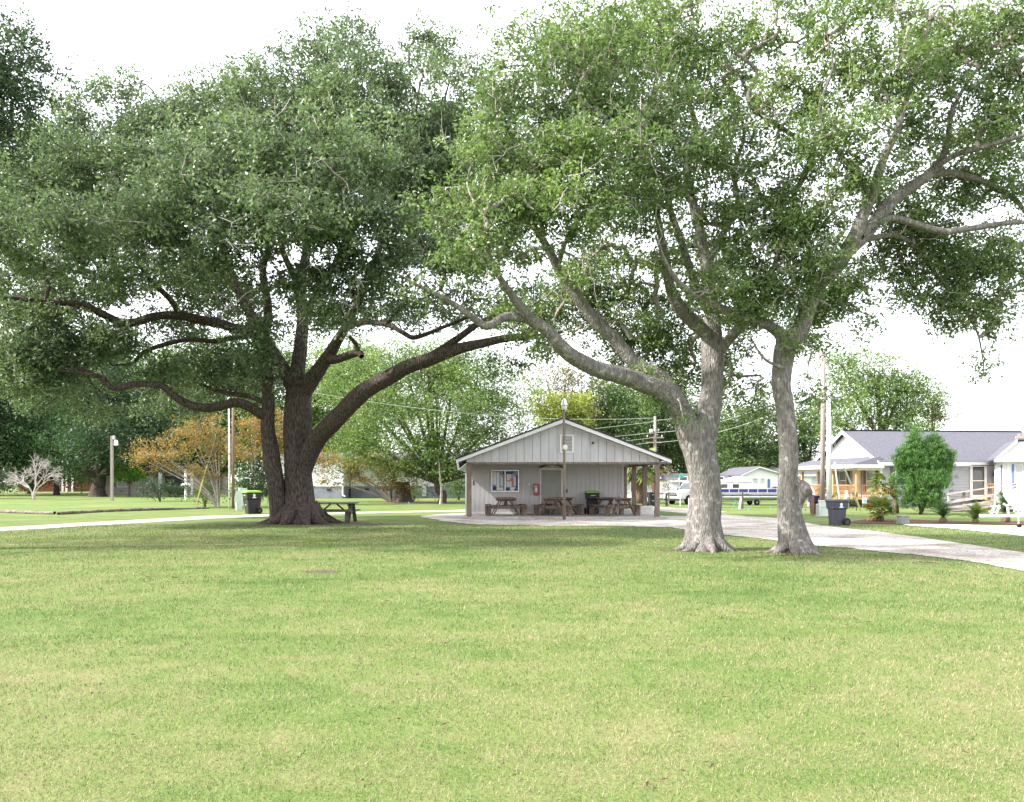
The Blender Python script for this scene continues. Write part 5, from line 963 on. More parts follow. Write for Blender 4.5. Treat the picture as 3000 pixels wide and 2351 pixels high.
# block-founded white home behind the orange myrtles
Yh = 76.0; a = W(830, HOR, Yh); H1 = empty('block_home', (W(1100, 0, Yh).x, Yh, 0), 0, 'white home on a grey block foundation behind the orange myrtles', 'house')
def px_x(px, Y): return (px - 1500) * Y / F_PX
x0, x1, x2 = px_x(800, Yh), px_x(1003, Yh), px_x(1380, Yh + 3)
B('foundation', 'block', H1, (((x0 + x1) / 2, Yh + 2, .55), (x1 - x0, 4, 1.1)))
B('foundation', 'block', H1, (((x1 + x2) / 2 + .1, Yh + 6, .55), (x2 - x1 - .2, 6, 1.1)))
B('wall', 'vinyl_white', H1, (((x0 + x1) / 2, Yh + 2, 2.4), (x1 - x0 + .1, 4.1, 2.6)))
B('wall', 'vinyl_white', H1, (((x1 + x2) / 2 + .1, Yh + 6, 2.4), (x2 - x1 - .15, 6.1, 2.6)))
mb = MB(); mb.prism([(Yh - .4, 3.65), (Yh + 4.4, 4.4), (Yh + 9.4, 3.65)], x0 - .3, x2 + .3, 'x'); mb.build('roof', 'shingle_grey', H1, world=True)
for px in (965, 1018, 1075, 1128): B('vent', 'black_metal', H1, ((px_x(px, Yh if px < 1000 else Yh + 3), (Yh if px < 1000 else Yh + 3) - .02, .80), (.42, .05, .20)))
mb = MB(); mb.tube([(x1 + .06, Yh - .08, 3.4), (x1 + .06, Yh - .08, .3), (x1 + .3, Yh - .25, .18)], .07, 8); mb.build('downspout', 'white_paint', H1, world=True)
B('meter_panel', 'white_paint', H1, ((px_x(1243, Yh + 3), Yh + 2.9, .75), (.42, .15, 1.25)))
B('crawl_door', 'black_metal', H1, ((px_x(1205, Yh + 3), Yh + 2.98, .6), (.5, .05, .7)))
for px in (1040, 1200): window(H1, (px_x(px, Yh + 3) - H1.location.x, 2.94, 2.5), .9, 1.1, 'glass_dark')
# old stump beside the myrtle
t = empty('tree_stump', G(1180, 1471), 0, 'broad brown tree stump beside the low orange myrtle', 'stump'); v, f_ = sweep(np.array([(0, 0, z) for z in (-.1, .3, .8, 1.3, 1.55)]), np.array([.72, .62, .56, .55, .50]), 20, 611, .06, .3); np_mesh('stump', v, f_, 'bark_far', t, True)
mb = MB(); mb.lathe([(.01, 1.50), (.44, 1.52), (.50, 1.50)], 16); mb.build('cut_face', 'post_wood', t)
# shaded house beyond the left lawn
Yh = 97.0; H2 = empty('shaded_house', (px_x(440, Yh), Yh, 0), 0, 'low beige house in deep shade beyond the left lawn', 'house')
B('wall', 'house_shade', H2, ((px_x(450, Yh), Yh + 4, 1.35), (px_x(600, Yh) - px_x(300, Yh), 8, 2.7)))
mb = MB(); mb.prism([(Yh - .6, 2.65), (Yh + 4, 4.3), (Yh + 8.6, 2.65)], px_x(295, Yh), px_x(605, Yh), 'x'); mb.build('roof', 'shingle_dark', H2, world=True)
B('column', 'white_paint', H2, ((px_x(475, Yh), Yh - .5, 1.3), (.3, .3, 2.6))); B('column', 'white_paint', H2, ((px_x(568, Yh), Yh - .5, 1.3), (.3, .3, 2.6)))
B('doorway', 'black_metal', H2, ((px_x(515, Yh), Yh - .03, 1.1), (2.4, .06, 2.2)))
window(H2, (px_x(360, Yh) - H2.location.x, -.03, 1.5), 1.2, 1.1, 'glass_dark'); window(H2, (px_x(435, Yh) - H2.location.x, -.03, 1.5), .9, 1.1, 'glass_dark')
Yh = 125.0; H3 = empty('far_house', (px_x(215, Yh), Yh, 0), 0, 'distant house with white columns seen between the old trunks', 'house')
B('wall', 'terracotta', H3, ((px_x(190, Yh), Yh + 4, 1.4), (14, 8, 2.8))); mb = MB(); mb.prism([(Yh - 1.8, 2.75), (Yh + 4, 4.6), (Yh + 8.6, 2.75)], px_x(190, Yh) - 7.5, px_x(190, Yh) + 7.5, 'x'); mb.build('roof', 'shingle_dark', H3, world=True)
for px in (200, 211, 228): B('column', 'white_paint', H3, ((px_x(px, Yh), Yh - 1.5, 1.35), (.25, .25, 2.7)))
# ================================================================== grey-roofed house on the right
A6 = R(6.0); C0 = Vector((22.5, 50.0, 0)); HG = empty('grey_house', C0, A6, 'grey-sided house with grey shingle roof and wood-railed porch', 'house')
LH, WD, ZE2, ZR2, FL = 12.0, 8.0, 2.78, 4.95, .55
def Hb(name, m, *boxes, bevel=0): return B(name, m, HG, *boxes, bevel=bevel, world=False)
Hb('foundation', 'block', ((LH / 2, WD / 2, .25), (LH - .1, WD - .1, .5)))
Hb('wall', 'vinyl_grey', ((LH / 2, WD / 2, 1.62), (LH - .06, WD - .06, 2.24)))
lap(HG, 'siding', 'vinyl_grey', LH - .2, 2.2, z0=.48).location = (.1, .025, 0)
s2 = lap(HG, 'siding', 'vinyl_grey', WD - .2, 2.2, z0=.48); s2.rotation_euler = (0, 0, R(-90)); s2.location = (.025, WD - .1, 0)
mb = MB(); mb.prism([(0, 2.72), (WD, 2.72), (WD / 2, ZR2 - .15)], -.02, LH + .02, 'x'); mb.build('gable_wall', 'vinyl_white', HG)
for sy, ye in ((1, -.42), (-1, WD + .42)):
    zl = ZE2
    mb = MB(); mb.prism([(WD / 2, ZR2), (ye, zl), (ye, zl - .07), (WD / 2, ZR2 - .08)], -.35, LH + .35, 'x'); mb.build('roof', 'shingle_grey', HG)
    for xx in (-.385, LH + .352): mb = MB(); mb.prism([(WD / 2, ZR2 - .0), (ye, zl - .0), (ye, zl - .20), (WD / 2, ZR2 - .24)], xx, xx + .033, 'x'); mb.build('rake_board', 'white_paint', HG)
Hb('ridge_cap', 'shingle_dark', ((LH / 2, WD / 2, ZR2 + .012), (LH + .6, .3, .02)))
Hb('fascia', 'white_paint', ((LH / 2, -.44, ZE2 - .13), (LH + .7, .035, .2)))
Hb('soffit', 'white_paint', ((LH / 2, -.21, ZE2 - .245), (LH + .66, .43, .025)))
for x_, y_ in ((.0, .0), (0, WD)): Hb('corner_trim', 'white_paint', ((x_ - .012, y_ - .012, 1.6), (.16, .16, 2.26)))
mb = MB(); mb.lathe([(.05, 0), (.05, .28), (.08, .30), (.08, .36)], 10, (9.3, .9, 3.35)); mb.build('roof_vent', 'white_paint', HG)
Hb('roof_bracket', 'black_metal', ((4.2, 1.7, 3.98), (.4, .1, .06), (R(25), R(20), 0)), ((4.5, 1.6, 3.93), (.15, .08, .1)))
# windows on the long side
window(HG, (1.35, -.012, 1.95), .75, 1.15, 'glass_teal', 0, None)
Hb('shutter', 'shutter_dark', ((.78, -.02, 1.95), (.30, .05, 1.25)))
dw = window(HG, (6.35, -.012, 1.62), .78, 1.75, 'glass_dark', 0, None, t=.16)
mb = MB(); mb.prism([(-.62, 2.52), (-.02, 2.60), (-.02, 2.66), (-.62, 2.57)], 5.55, 7.1, 'x'); mb.build('awning', 'shutter_dark', HG)
mb = MB(); mb.lathe([(.02, -.16), (.17, -.12), (.20, 0), (.05, .05)], 14, (7.42, -.2, 2.05)); mb.build('wall_dish', 'black_metal', HG); mb = MB(); mb.tube([(7.42, -.1, 2.1), (8.05, -.3, 2.45)], .02, 6); mb.build('dish_arm', 'galv', HG)
# side steps of new wood
Hb('side_deck', 'new_wood', ((7.1, -.8, .52), (2.6, 1.5, .08)), ((7.1, -1.53, .35), (2.6, .04, .26)))
for k in range(15): Hb('baluster', 'new_wood', ((5.88 + k * .175, -1.5, .98), (.035, .035, .84)))
Hb('rail', 'new_wood', ((7.1, -1.5, 1.42), (2.7, .09, .05)), ((7.1, -1.5, .64), (2.6, .05, .07)))
# porch along the gable wall
PD = 1.55
Hb('porch_floor', 'new_wood', ((-PD / 2 - .03, WD / 2 - .1, .50), (PD, WD + .2, .08)))
mb = MB(); mb.prism([(-PD - .45, 2.62), (-.04, 3.12), (-.04, 3.02), (-PD - .45, 2.54)], -.1, WD + .5, 'y'); mb.build('porch_roof', 'shingle_grey', HG)
mb = MB(); mb.add([(-PD - .45, -.42, 2.62), (-.04, -.42, 2.62), (-.04, -.098, 3.12), (-PD - .45, -.1, 2.625)], [(0, 1, 2), (0, 2, 3)]); mb.build('porch_hip', 'shingle_grey', HG)
Hb('porch_fascia', 'white_paint', ((-PD - .46, WD / 2, 2.50), (.035, WD + .95, .22))); Hb('porch_fascia', 'white_paint', ((-PD / 2 - .25, -.455, 2.50), (PD + .42, .035, .22)))
Hb('porch_beam', 'white_paint', ((-PD + .03, WD / 2, 2.33), (.16, WD + .4, .16))); Hb('porch_beam', 'white_paint', ((-PD / 2, -.02, 2.33), (PD - .2, .14, .16)))
Hb('porch_ceiling', 'white_paint', ((-PD / 2 - .2, WD / 2, 2.42), (PD + .45, WD + .85, .02)))
for t_ in (0.05, 2.9, 7.3): Hb('porch_post', 'honey_post', ((-PD + .05, t_, 1.4), (.15, .15, 1.76)))
bal = MB().box((0, 0, 0), (.035, .035, .74)).mesh('baluster')
for k in range(50):
    y_ = .2 + k * .145
    if 2.95 < y_ < 4.2: continue
    o = link('baluster', bal, 'new_wood', HG); o.location = (-PD + .05, y_, .95)
for k in range(9): o = link('baluster', bal, 'new_wood', HG); o.location = (-PD + .2 + k * .15, .02, .95)
for y0_, y1_ in ((.1, 2.85), (4.2, 7.3)): Hb('rail', 'new_wood', ((-PD + .05, (y0_ + y1_) / 2, 1.34), (.09, y1_ - y0_, .05)), ((-PD + .05, (y0_ + y1_) / 2, .62), (.05, y1_ - y0_, .06)))
Hb('rail', 'new_wood', ((-PD / 2, .02, 1.34), (PD - .1, .09, .05)), ((-PD / 2, .02, .62), (PD - .1, .05, .06)))
for yy in (3.0, 4.15):
    mb = MB(); mb.beam((-PD, yy, 1.32), (-PD - 1.2, yy, .62), .05, .09); mb.beam((-PD, yy, .60), (-PD - 1.2, yy, .02), .05, .2); mb.build('stair_rail', 'new_wood', HG)
    for k in range(6): Hb('baluster', 'new_wood', ((-PD - .12 - k * .19, yy, .90 - k * .112), (.035, .035, .68)))
for k in range(3): Hb('stair_tread', 'new_wood', ((-PD - .25 - k * .35, 3.57, .40 - k * .16), (.34, 1.15, .05)))
for yy, gl in ((1.05, 'glass_teal'), (4.5, 'glass_teal'), (6.5, 'glass_teal')): window(HG, (-.012, yy, 1.62), .85, 1.25, gl, R(-90), 'shutter_dark')
dd_ = empty('front_door', (-.03, 2.7, 1.5), R(-90)); dd_.parent = HG
B('door_leaf', 'white_paint', dd_, ((0, -.02, 0), (.92, .05, 1.95)), world=False); B('door_light', 'glass_dark', dd_, ((.15, -.05, .35), (.22, .02, .9)), world=False)
mb = MB(); mb.lathe([(.01, .26), (.03, .2), (.08, .02), (.09, 0)], 10, (-PD + .1, 3.55, 1.75)); mb.build('wind_chime', 'bone', HG)
ch = empty('porch_chair', C0 + Matrix.Rotation(A6, 3, 'Z') @ Vector((-.75, 5.0, .54)), A6 + R(-60), 'navy and white striped chair on the wooden porch', 'chair')
B('seat', 'navy_plastic', ch, ((0, 0, .42), (.52, .5, .08)), world=False); B('backrest', 'navy_plastic', ch, ((0, .26, .78), (.52, .07, .66)), world=False)
for z_ in (.62, .78): B('stripe', 'paper', ch, ((0, .222, z_), (.5, .01, .06)), world=False)
for sx in (-1, 1):
    for sy in (-1, 1): B('leg', 'black_metal', ch, ((sx * .22, sy * .21, .19), (.035, .035, .38)), world=False)

# ================================================================== white house at the right edge
Yw = 44.0; x0 = px_x(2944, Yw); HW = empty('white_house', (x0, Yw, 0), R(-26.5), 'white house with blue shutters at the right picture edge', 'house')
def Wb(name, m, *boxes): return B(name, m, HW, *boxes, world=False)
Wb('wall', 'vinyl_white', ((3.0, 3.5, 1.4), (6.0, 7, 2.7)))
lap(HW, 'siding', 'vinyl_white', 5.8, 2.6, z0=.1).location = (.1, -.002, 0)
mb = MB(); mb.prism([(-.35, 2.76), (.52, 3.66), (.7, 3.70), (6.4, 3.70), (6.4, 2.76)], -.3, -.02, 'y'); mb.build('gable_wall', 'vinyl_white', HW)
mb = MB(); mb.prism([(-.45, 2.74), (.55, 3.76), (6.5, 3.78), (6.5, 3.86), (.52, 3.85), (-.47, 2.84)], -.42, 7.3, 'y'); mb.build('roof', 'shingle_grey', HW)
mb = MB(); mb.prism([(-.46, 2.66), (.55, 3.68), (.55, 3.84), (-.46, 2.84)], -.46, -.425, 'y'); mb.build('rake_board', 'white_paint', HW)
Wb('eave', 'white_paint', ((2.9, -.2, 2.70), (6.8, .5, .16)))
mb = MB(); mb.beam((.12, -.32, 2.85), (.75, -.32, 3.48), .05, .05); mb.build('trim_strip', 'vinyl_tan', HW)
Wb('chimney', 'pole_grey', ((.95, 1.2, 3.95), (.7, .6, .22))); 
for k in range(3): Wb('chimney_pot', 'pole_grey', ((.75 + .2 * k, 1.2, 4.13), (.12, .2, .14)))
window(HW, (-.03, 2.4, 1.75), .9, 1.35, 'glass_pale', R(-90), 'shutter_blue')
window(HW, (.64, -.03, 1.75), .32, 1.35, 'glass_pale', 0, None); Wb('shutter', 'shutter_blue', ((.37, -.06, 1.75), (.12, .05, 1.5)), ((.95, -.06, 1.75), (.2, .05, 1.5)))
Wb('corner_trim', 'white_paint', ((-.01, -.03, 1.4), (.14, .1, 2.62)))
# wooden access ramp with rails
p, q = W(2782, 1448, 43.0), W(3060, 1404, 42.0); RM = empty('access_ramp', (p.x, p.y, 0), 0, 'weathered wooden access ramp climbing to the white house', 'ramp')
def rp(t_, z): v_ = p + (q - p) * t_; return Vector((v_.x - p.x, v_.y - p.y, z))
zt = lambda t_: p.z + (q.z - p.z) * t_
mb = MB(); mb.beam(rp(-.03, zt(-.03)), rp(1, zt(1)), .14, .05); mb.build('handrail', 'ramp_wood', RM)
mb = MB(); mb.beam(rp(-.03, zt(-.03) - .42), rp(1, zt(1) - .42), .05, .14); mb.build('rail', 'ramp_wood', RM)
for off in (.74, .90, 1.06):
    mb = MB(); mb.beam(rp(-.02, max(.06, zt(-.02) - off)), rp(1, zt(1) - off), .05, .14); mb.build('skirt_board', 'ramp_wood', RM)
for t_ in (.0, .16, .43, .7, .95): mb = MB(); a_ = rp(t_, 0); mb.box((a_.x, a_.y + .06, zt(t_) / 2), (.11, .1, zt(t_))); mb.build('post', 'pole_wood' if t_ in (.16, .43) else 'ramp_wood', RM)
mb = MB(); mb.beam(rp(0, .1) + Vector((0, .7, 0)), rp(1, zt(1) - .85) + Vector((0, .7, 0)), 1.2, .05, (0, 0, 1)); mb.build('deck', 'ramp_wood', RM)
# path lamps before the ramp
for px, py, lab in ((2816, 1497, 'black mushroom path lamp before the ramp'), (2882, 1494, 'black lantern path lamp before the ramp')):
    t = empty('path_lamp', G(px, py), 0, lab, 'path lamp', 'path lamps'); mb = MB(); mb.tube([(0, 0, 0), (0, 0, .52)], .012, 6); mb.build('stem', 'black_metal', t); mb = MB(); mb.lathe([(.02, .60), (.06, .57), (.15 if px < 2850 else .06, .50), (.02, .48)], 12); mb.build('shade', 'black_metal', t)

# ================================================================== boat trailer with white boat at the right edge
TR = empty('boat_trailer', G(2984, 1548) + Vector((0, 0, 0)), 0, 'white boat trailer with jack wheel and winch post at the right edge', 'trailer'); s_ = DY(1548) / F_PX
def tp(px, py, dy=0): v_ = W(px, py, TR.location.y + dy); return v_ - TR.location
mb = MB(); mb.beam(tp(2880, 1511), tp(3010, 1512), .10, .08); mb.build('tongue', 'white_paint', TR); mb = MB(); mb.beam(tp(2880, 1511), tp(3160, 1512, 1.0), .08, .08); mb.beam(tp(2975, 1506), tp(3160, 1510, -.9), .08, .08); mb.build('frame', 'white_paint', TR)
mb = MB(); mb.tube([tp(2983, 1490), tp(2984, 1538)], .028, 8); mb.build('jack', 'galv', TR)
mb = MB(); mb.lathe([(.02, -.03), (.07, -.03), (.085, 0), (.07, .03), (.02, .03)], 16, tp(2986, 1541), 'y'); mb.build('jack_wheel', 'rubber', TR)
mb = MB(); mb.tube([tp(2917, 1408), tp(2916, 1450), tp(2914, 1490)], .022, 8); mb.beam(tp(2903, 1507), tp(2913, 1484), .05, .05); mb.beam(tp(2919, 1505), tp(2928, 1480), .05, .06); mb.beam(tp(2898, 1499), tp(2920, 1501), .05, .04); mb.beam(tp(2903, 1484), tp(2922, 1484), .06, .05); mb.build('winch_post', 'white_paint', TR)
mb = MB(); mb.beam(tp(2954, 1510), tp(2952, 1484), .06, .06); mb.beam(tp(2952, 1484), tp(2940, 1476), .06, .06); mb.beam(tp(2952, 1484), tp(2960, 1474), .06, .06); mb.build('bow_stop', 'galv', TR)
mb = MB(); mb.box(tp(2878, 1511), (.16, .12, .1)); mb.build('coupler', 'galv', TR)
BT = empty('motor_boat', G(3060, 1548), 0, 'white boat hull resting on the trailer at the right edge', 'boat')
o3 = BT.location
def bp_(px, py, dy): v_ = W(px, py, o3.y) ; return Vector((v_.x - o3.x, dy, v_.z))
secs = [(2942, 1447, 1452, .04), (2956, 1442, 1478, .25), (2980, 1437, 1498, .5), (3020, 1432, 1503, .75), (3090, 1428, 1505, .9), (3200, 1425, 1505, .95)]
vs_ = []; 
for px, yt, yb_, hw in secs:
    t1, b1 = bp_(px, yt, 0), bp_(px, yb_, 0)
    vs_ += [Vector((t1.x, -hw, t1.z)), Vector((t1.x, -hw * .9, t1.z * .45 + b1.z * .55)), Vector((b1.x, 0, b1.z)), Vector((t1.x, hw * .9, t1.z * .45 + b1.z * .55)), Vector((t1.x, hw, t1.z)), Vector((t1.x, 0, t1.z + .05))]
fs_ = [(i * 6 + k, i * 6 + (k + 1) % 6, (i + 1) * 6 + (k + 1) % 6, (i + 1) * 6 + k) for i in range(len(secs) - 1) for k in range(6)] + [(0, 1, 2, 3, 4, 5), tuple(30 + k for k in range(6))]
MB().add(vs_, fs_).build('hull', 'boat_white', BT)
mb = MB(); mb.tube([bp_(2945, 1446, -.06), bp_(2982, 1437, -.52), bp_(3092, 1428, -.92), bp_(3200, 1425, -.97)], .02, 6); mb.build('rub_rail', 'galv', BT)
mb = MB(); mb.tube([bp_(2952, 1441, 0), bp_(2960, 1424, -.2), bp_(3060, 1414, -.7)], .014, 6); mb.build('bow_rail', 'metal', BT)

# ================================================================== posts, boxes and poles on the right verge
RP = empty('red_post', G(2381, 1511), 0, 'dark red-brown wooden post beside the navy bin', 'post'); mb = MB(); mb.box((0, 0, .47), (.09, .09, .98)); mb.build('post', 'terracotta', RP)
PD_ = empty('utility_pedestal', G(2412, 1514), 0, 'pale green-white utility pedestal at the foot of the tall pole', 'utility box'); B('cabinet', 'pale_green', PD_, ((0, 0, .34), (.34, .3, .68)), world=False, bevel=.02); B('lid', 'white_paint', PD_, ((0, 0, .70), (.37, .33, .05)), world=False, bevel=.01); B('seam', 'grey_box', PD_, ((0, -.152, .42), (.34, .006, .012)), world=False)
BO = empty('bollard', G(2395, 1515), 0, 'short grey concrete bollard left of the pedestal', 'bollard'); mb = MB(); mb.lathe([(.075, -.02), (.075, .52), (.06, .57), (.02, .59)], 14); mb.build('post', 'concrete', BO, smooth=False)
GBX = empty('valve_box', G(2645, 1537), R(10), 'squat grey concrete valve box in the mulch bed', 'utility box'); mb = MB(); mb.prism([(-.19, 0), (.19, 0), (.155, .30), (-.155, .30)], -.15, .15, 'y'); mb.build('body', 'grey_box', GBX, bevel=.02); B('lid', 'grey_box', GBX, ((0, 0, .31), (.33, .32, .03)), world=False)
UPb = upole('utility_pole', 'tall grey-brown utility pole before the porch of the grey house', G(2409, 1508), 7.9, .12, 'pole_grey', .06)
WPb = empty('street_light', G(2428, 1510), 0, 'white street light pole with a short arm next to the tall pole', 'street light')
mb = MB(); mb.tube([(0, 0, -.1), (0, 0, 5.75)], [.10, .085], 12); mb.build('pole', 'white_paint', WPb, smooth=True); mb = MB(); mb.tube([(0, 0, 5.5), (.15, 0, 5.62), (.36, -.05, 5.62)], .03, 8); mb.build('arm', 'white_paint', WPb); mb = MB(); mb.lathe([(.02, 5.66), (.10, 5.63), (.13, 5.55), (.06, 5.52)], 12, (.42, -.05, 0)); mb.build('lamp_head', 'white_paint', WPb, smooth=True)
mb = MB(); mb.tube([(.115, -.02, .3), (.115, -.02, 4.6)], .018, 6); mb.build('conduit', 'galv', WPb)
g1 = G(2465, 1506); guy('guy_wire', 'guy wire with white guard behind the grey bin', g1, UPb.location + Vector((.05, 0, 6.6)), (.04, .38), 'white_paint', .04)
g2 = G(2524, 1505); guy('guy_wire', 'guy wire with yellow guard running down to the fan palm', g2, UPb.location + Vector((.05, 0, 5.0)), (.03, .24), 'yellow_guard', .035)
guy('guy_wire', 'upper white sleeve guy wire crossing the grey porch', G(2528, 1499), UPb.location + Vector((.05, 0, 4.6)), (.30, .55), 'white_paint', .035)
SGp = empty('yard_sign', G(2533, 1493), R(5), 'small white yard sign behind the fan palm', 'sign'); B('panel', 'white_paint', SGp, ((0, 0, .50), (.26, .02, .36)), world=False); mb = MB(); mb.tube([(-.1, .02, 0), (-.1, .02, .6)], .01, 5); mb.tube([(.1, .02, 0), (.1, .02, .6)], .01, 5); mb.build('stake', 'galv', SGp); mb = MB(); mb.lathe([(.01, -.012), (.08, -.014), (.05, -.016)], 14, (0, 0, .5), 'y'); mb.build('badge', 'paper_sky', SGp)
FPt = empty('fence_post', G(2509, 1497), 0, 'thin dark metal fence post before the porch', 'fence post'); mb = MB(); mb.tube([(0, 0, 0), (0, 0, 1.0)], .02, 6); mb.build('post', 'black_metal', FPt); 
FU = empty('white_urn', G(2481, 1487), 0, 'white garden urn before the wooden porch', 'urn'); mb = MB(); mb.lathe([(.14, 0), (.16, .3), (.15, .55), (.13, .75), (.08, .8), (.11, .95), (.05, 1.02)], 12); mb.build('urn', 'white_paint', FU, smooth=True)
SW = empty('white_tank', G(2371, 1487), 0, 'white domed tank behind the burl of the slim oak', 'tank'); mb = MB(); mb.lathe([(.4, .55), (.42, .62), (.34, .95), (.2, 1.2), (.06, 1.32)], 14); mb.lathe([(.12, 0), (.12, .56)], 10); mb.build('tank', 'white_paint', SW, smooth=True)
for k, (px, py, rx, ry, lab) in enumerate([(2440, 1490, 22, 22, 'ragged shrub before the porch steps'), (2490, 1488, 18, 18, 'olive shrub below the porch rail'), (2370, 1484, 20, 12, 'low ragged plant behind the burl')]):
    simple_tree('shrub', lab, px, py, [(px, py - ry, rx, ry, 0, 1, 1)], 'leaf_mid', tw=.03, stems=4, dens=9, clump_r=.2, Lf=.14, Wf=.07, nleaf=22, cat='shrub', group='shrubs', seed=170 + k)

# ================================================================== utility pole and wires behind the shelter
Yp = 62.0; UPc = upole('utility_pole', 'utility pole with three crossarms behind the shelter roof', W(1919, HOR + EYE * F_PX / Yp, Yp), 6.5, .13, 'pole_grey'); zc = UPc.location
for py, L_ in ((1268, .0), (1283, .9), (1297, .9)):
    z_ = W(1919, py, Yp).z; 
    if L_: mb = MB(); mb.box((.1 if py == 1283 else -.15, -.12, z_), (1.1, .08, .09)); mb.build('crossarm', 'pole_grey', UPc)
mb = MB(); mb.lathe([(.05, 0), (.14, .04), (.16, .30), (.05, .36)], 10, (-.3, -.1, W(0, 1272, Yp).z)); mb.build('transformer', 'galv', UPc, smooth=True)
for x_ in (-.6, .5): mb = MB(); mb.lathe([(.02, 0), (.05, .03), (.03, .07), (.05, .1), (.02, .14)], 8, (x_, -.12, W(0, 1283, Yp).z + .05)); mb.build('insulator', 'bone', UPc)
def wire(label, a_, b_, sag=.3, r=.014):
    t = empty('power_line', a_, 0, label, 'power line', 'power lines'); d = Vector(b_) - Vector(a_); mb = MB()
    mb.tube([d * (i / 16) + Vector((0, 0, -4 * sag * (i / 16) * (1 - i / 16))) for i in range(17)], r, 4); mb.build('wire', 'galv', t)
lf = UP0.location
wire('power line sagging across the pale green tree above the shelter', lf + Vector((0, 0, 7.6)), W(1919, 1225, Yp), .9)
for i_, (py, lab) in enumerate([(1236, 'top power line left of the crossarm pole'), (1283, 'middle power line left of the crossarm pole'), (1297, 'lowest power line left of the crossarm pole'), (1268, 'power line just under the pole top left of the crossarm pole')]):
    wire(lab, W(1500 - 30 * i_, py + 40, 66), W(1915, py, Yp - .1), .1)
tb = UPb.location
for i_, (h_, py, lab) in enumerate([(7.0, 1232, 'upper power line between the crossarm pole and the tall pole'), (6.3, 1268, 'middle power line between the crossarm pole and the tall pole'), (5.8, 1297, 'lower power line between the crossarm pole and the tall pole')]): wire(lab, W(1923, py, Yp - .1), tb + Vector((.03, 0, h_)), .5)
upole('utility_pole', 'orange-brown pole peeping out left of the forked oak trunk', W(2026, HOR + EYE * F_PX / 56.0, 56.0), 3.0, .14, 'pole_orange')

# ================================================================== homes, truck and boat beyond the gravel road
def home(name, label, px0, px1, Y, eave_py, ridge_py, wallm, depth=7, base=.0):
    xa, xb = px_x(px0, Y), px_x(px1, Y); t = empty(name, ((xa + xb) / 2, Y, 0), 0, label, 'house', 'homes beyond the gravel road'); L = xb - xa
    ze = W(0, eave_py, Y).z; zr = W(0, ridge_py, Y + depth / 2).z
    B('wall', wallm, t, ((0, depth / 2, ze / 2), (L - .3, depth, ze)), world=False); mb = MB(); mb.prism([(-.3, ze - .02), (depth / 2, zr), (depth + .3, ze - .02)], -L / 2, L / 2, 'x'); mb.build('roof', 'shingle_grey', t)
    B('fascia', 'white_paint', t, ((0, -.31, ze - .08), (L, .03, .16)), world=False); return t
h = home('mobile_home', 'long white mobile home with grey roof behind the pickup', 1958, 2190, 72, 1408, 1388, 'vinyl_white')
for dx_ in (-2.2, 1.0, 2.6): window(h, (dx_, -.012, 1.55), .7, .8, 'glass_dark')
mb = MB(); mb.lathe([(.08, 0), (.08, .35), (.2, .38), (.2, .5), (.05, .55)], 10, (1.2, 2, 2.2)); mb.build('roof_vent', 'white_paint', h)
h = home('mobile_home', 'white mobile home with red shutters seen between the shelter posts', 1800, 1935, 68, 1398, 1378, 'vinyl_white')
for dx_ in (.95, -.8): window(h, (dx_, -.012, 1.15), .35, .75, 'glass_pale', 0, 'shutter_red')
h = home('mobile_home', 'white home with grey roof behind the porch of the grey house', 2250, 2440, 78, 1391, 1370, 'vinyl_white')
for dx_ in (-1.0, 1.5): window(h, (dx_, -.012, 1.5), .8, .8, 'glass_pale')
# white gabled home facing the road
Yg = 70; g0 = empty('gabled_home', (px_x(2225, Yg), Yg, 0), 0, 'white gable-fronted home behind the pontoon boat', 'house'); xa, xm, xb = px_x(2176, Yg) - g0.location.x, px_x(2222, Yg) - g0.location.x, px_x(2300, Yg) - g0.location.x
zs = lambda py: W(0, py, Yg).z
mb = MB(); mb.prism([(xa, 0), (xb, 0), (xb, zs(1392)), (xm, zs(1371)), (xa, zs(1392))], 0, 8, 'y'); mb.build('wall', 'vinyl_white', g0)
mb = MB(); mb.prism([(xa - .2, zs(1394)), (xm, zs(1370)), (xb + .2, zs(1394)), (xb + .2, zs(1391)), (xm, zs(1366.5)), (xa - .2, zs(1391))], -.3, 8.2, 'y'); mb.build('roof', 'shingle_grey', g0)
mb = MB(); mb.prism([(xa - .2, zs(1395)), (xm, zs(1371)), (xb + .2, zs(1395)), (xb + .2, zs(1392.5)), (xm, zs(1368)), (xa - .2, zs(1392.5))], -.34, -.302, 'y'); mb.build('rake_board', 'white_paint', g0)
for px, w__ in ((2212, .35), (2234, .2)): window(g0, (px_x(px, Yg) - g0.location.x, -.012, zs(1408)), w__, .25, 'glass_pale')
B('banner', 'shutter_blue', g0, ((px_x(2252, Yg) - g0.location.x, -.05, zs(1417)), (.2, .03, .75)), world=False)
# camper beside it
Yc = 64; CP = empty('camper', (px_x(2150, Yc), Yc, 0), 0, 'white camper van with tan stripe left of the gabled home', 'camper'); 
mb = MB(); mb.prism([(-1.4, .5), (1.6, .5), (1.6, 1.35), (1.35, 1.85), (.6, 2.0), (-.4, 1.75), (-1.4, 1.7)], 0, 2, 'y'); mb.build('body', 'boat_white', CP)
for x_ in (-.75, .15): window(CP, (x_, -.005, 1.2), .5, .3, 'glass_dark', mull=False)
B('stripe', 'vinyl_tan', CP, ((.1, -.012, 1.52), (2.6, .02, .06)), world=False)
for x_ in (-.9, 1.0): mb = MB(); mb.lathe([(.05, -.1), (.30, -.1), (.32, 0), (.30, .1), (.05, .1)], 16, (x_, .1, .32), 'y'); mb.build('wheel', 'rubber', CP)

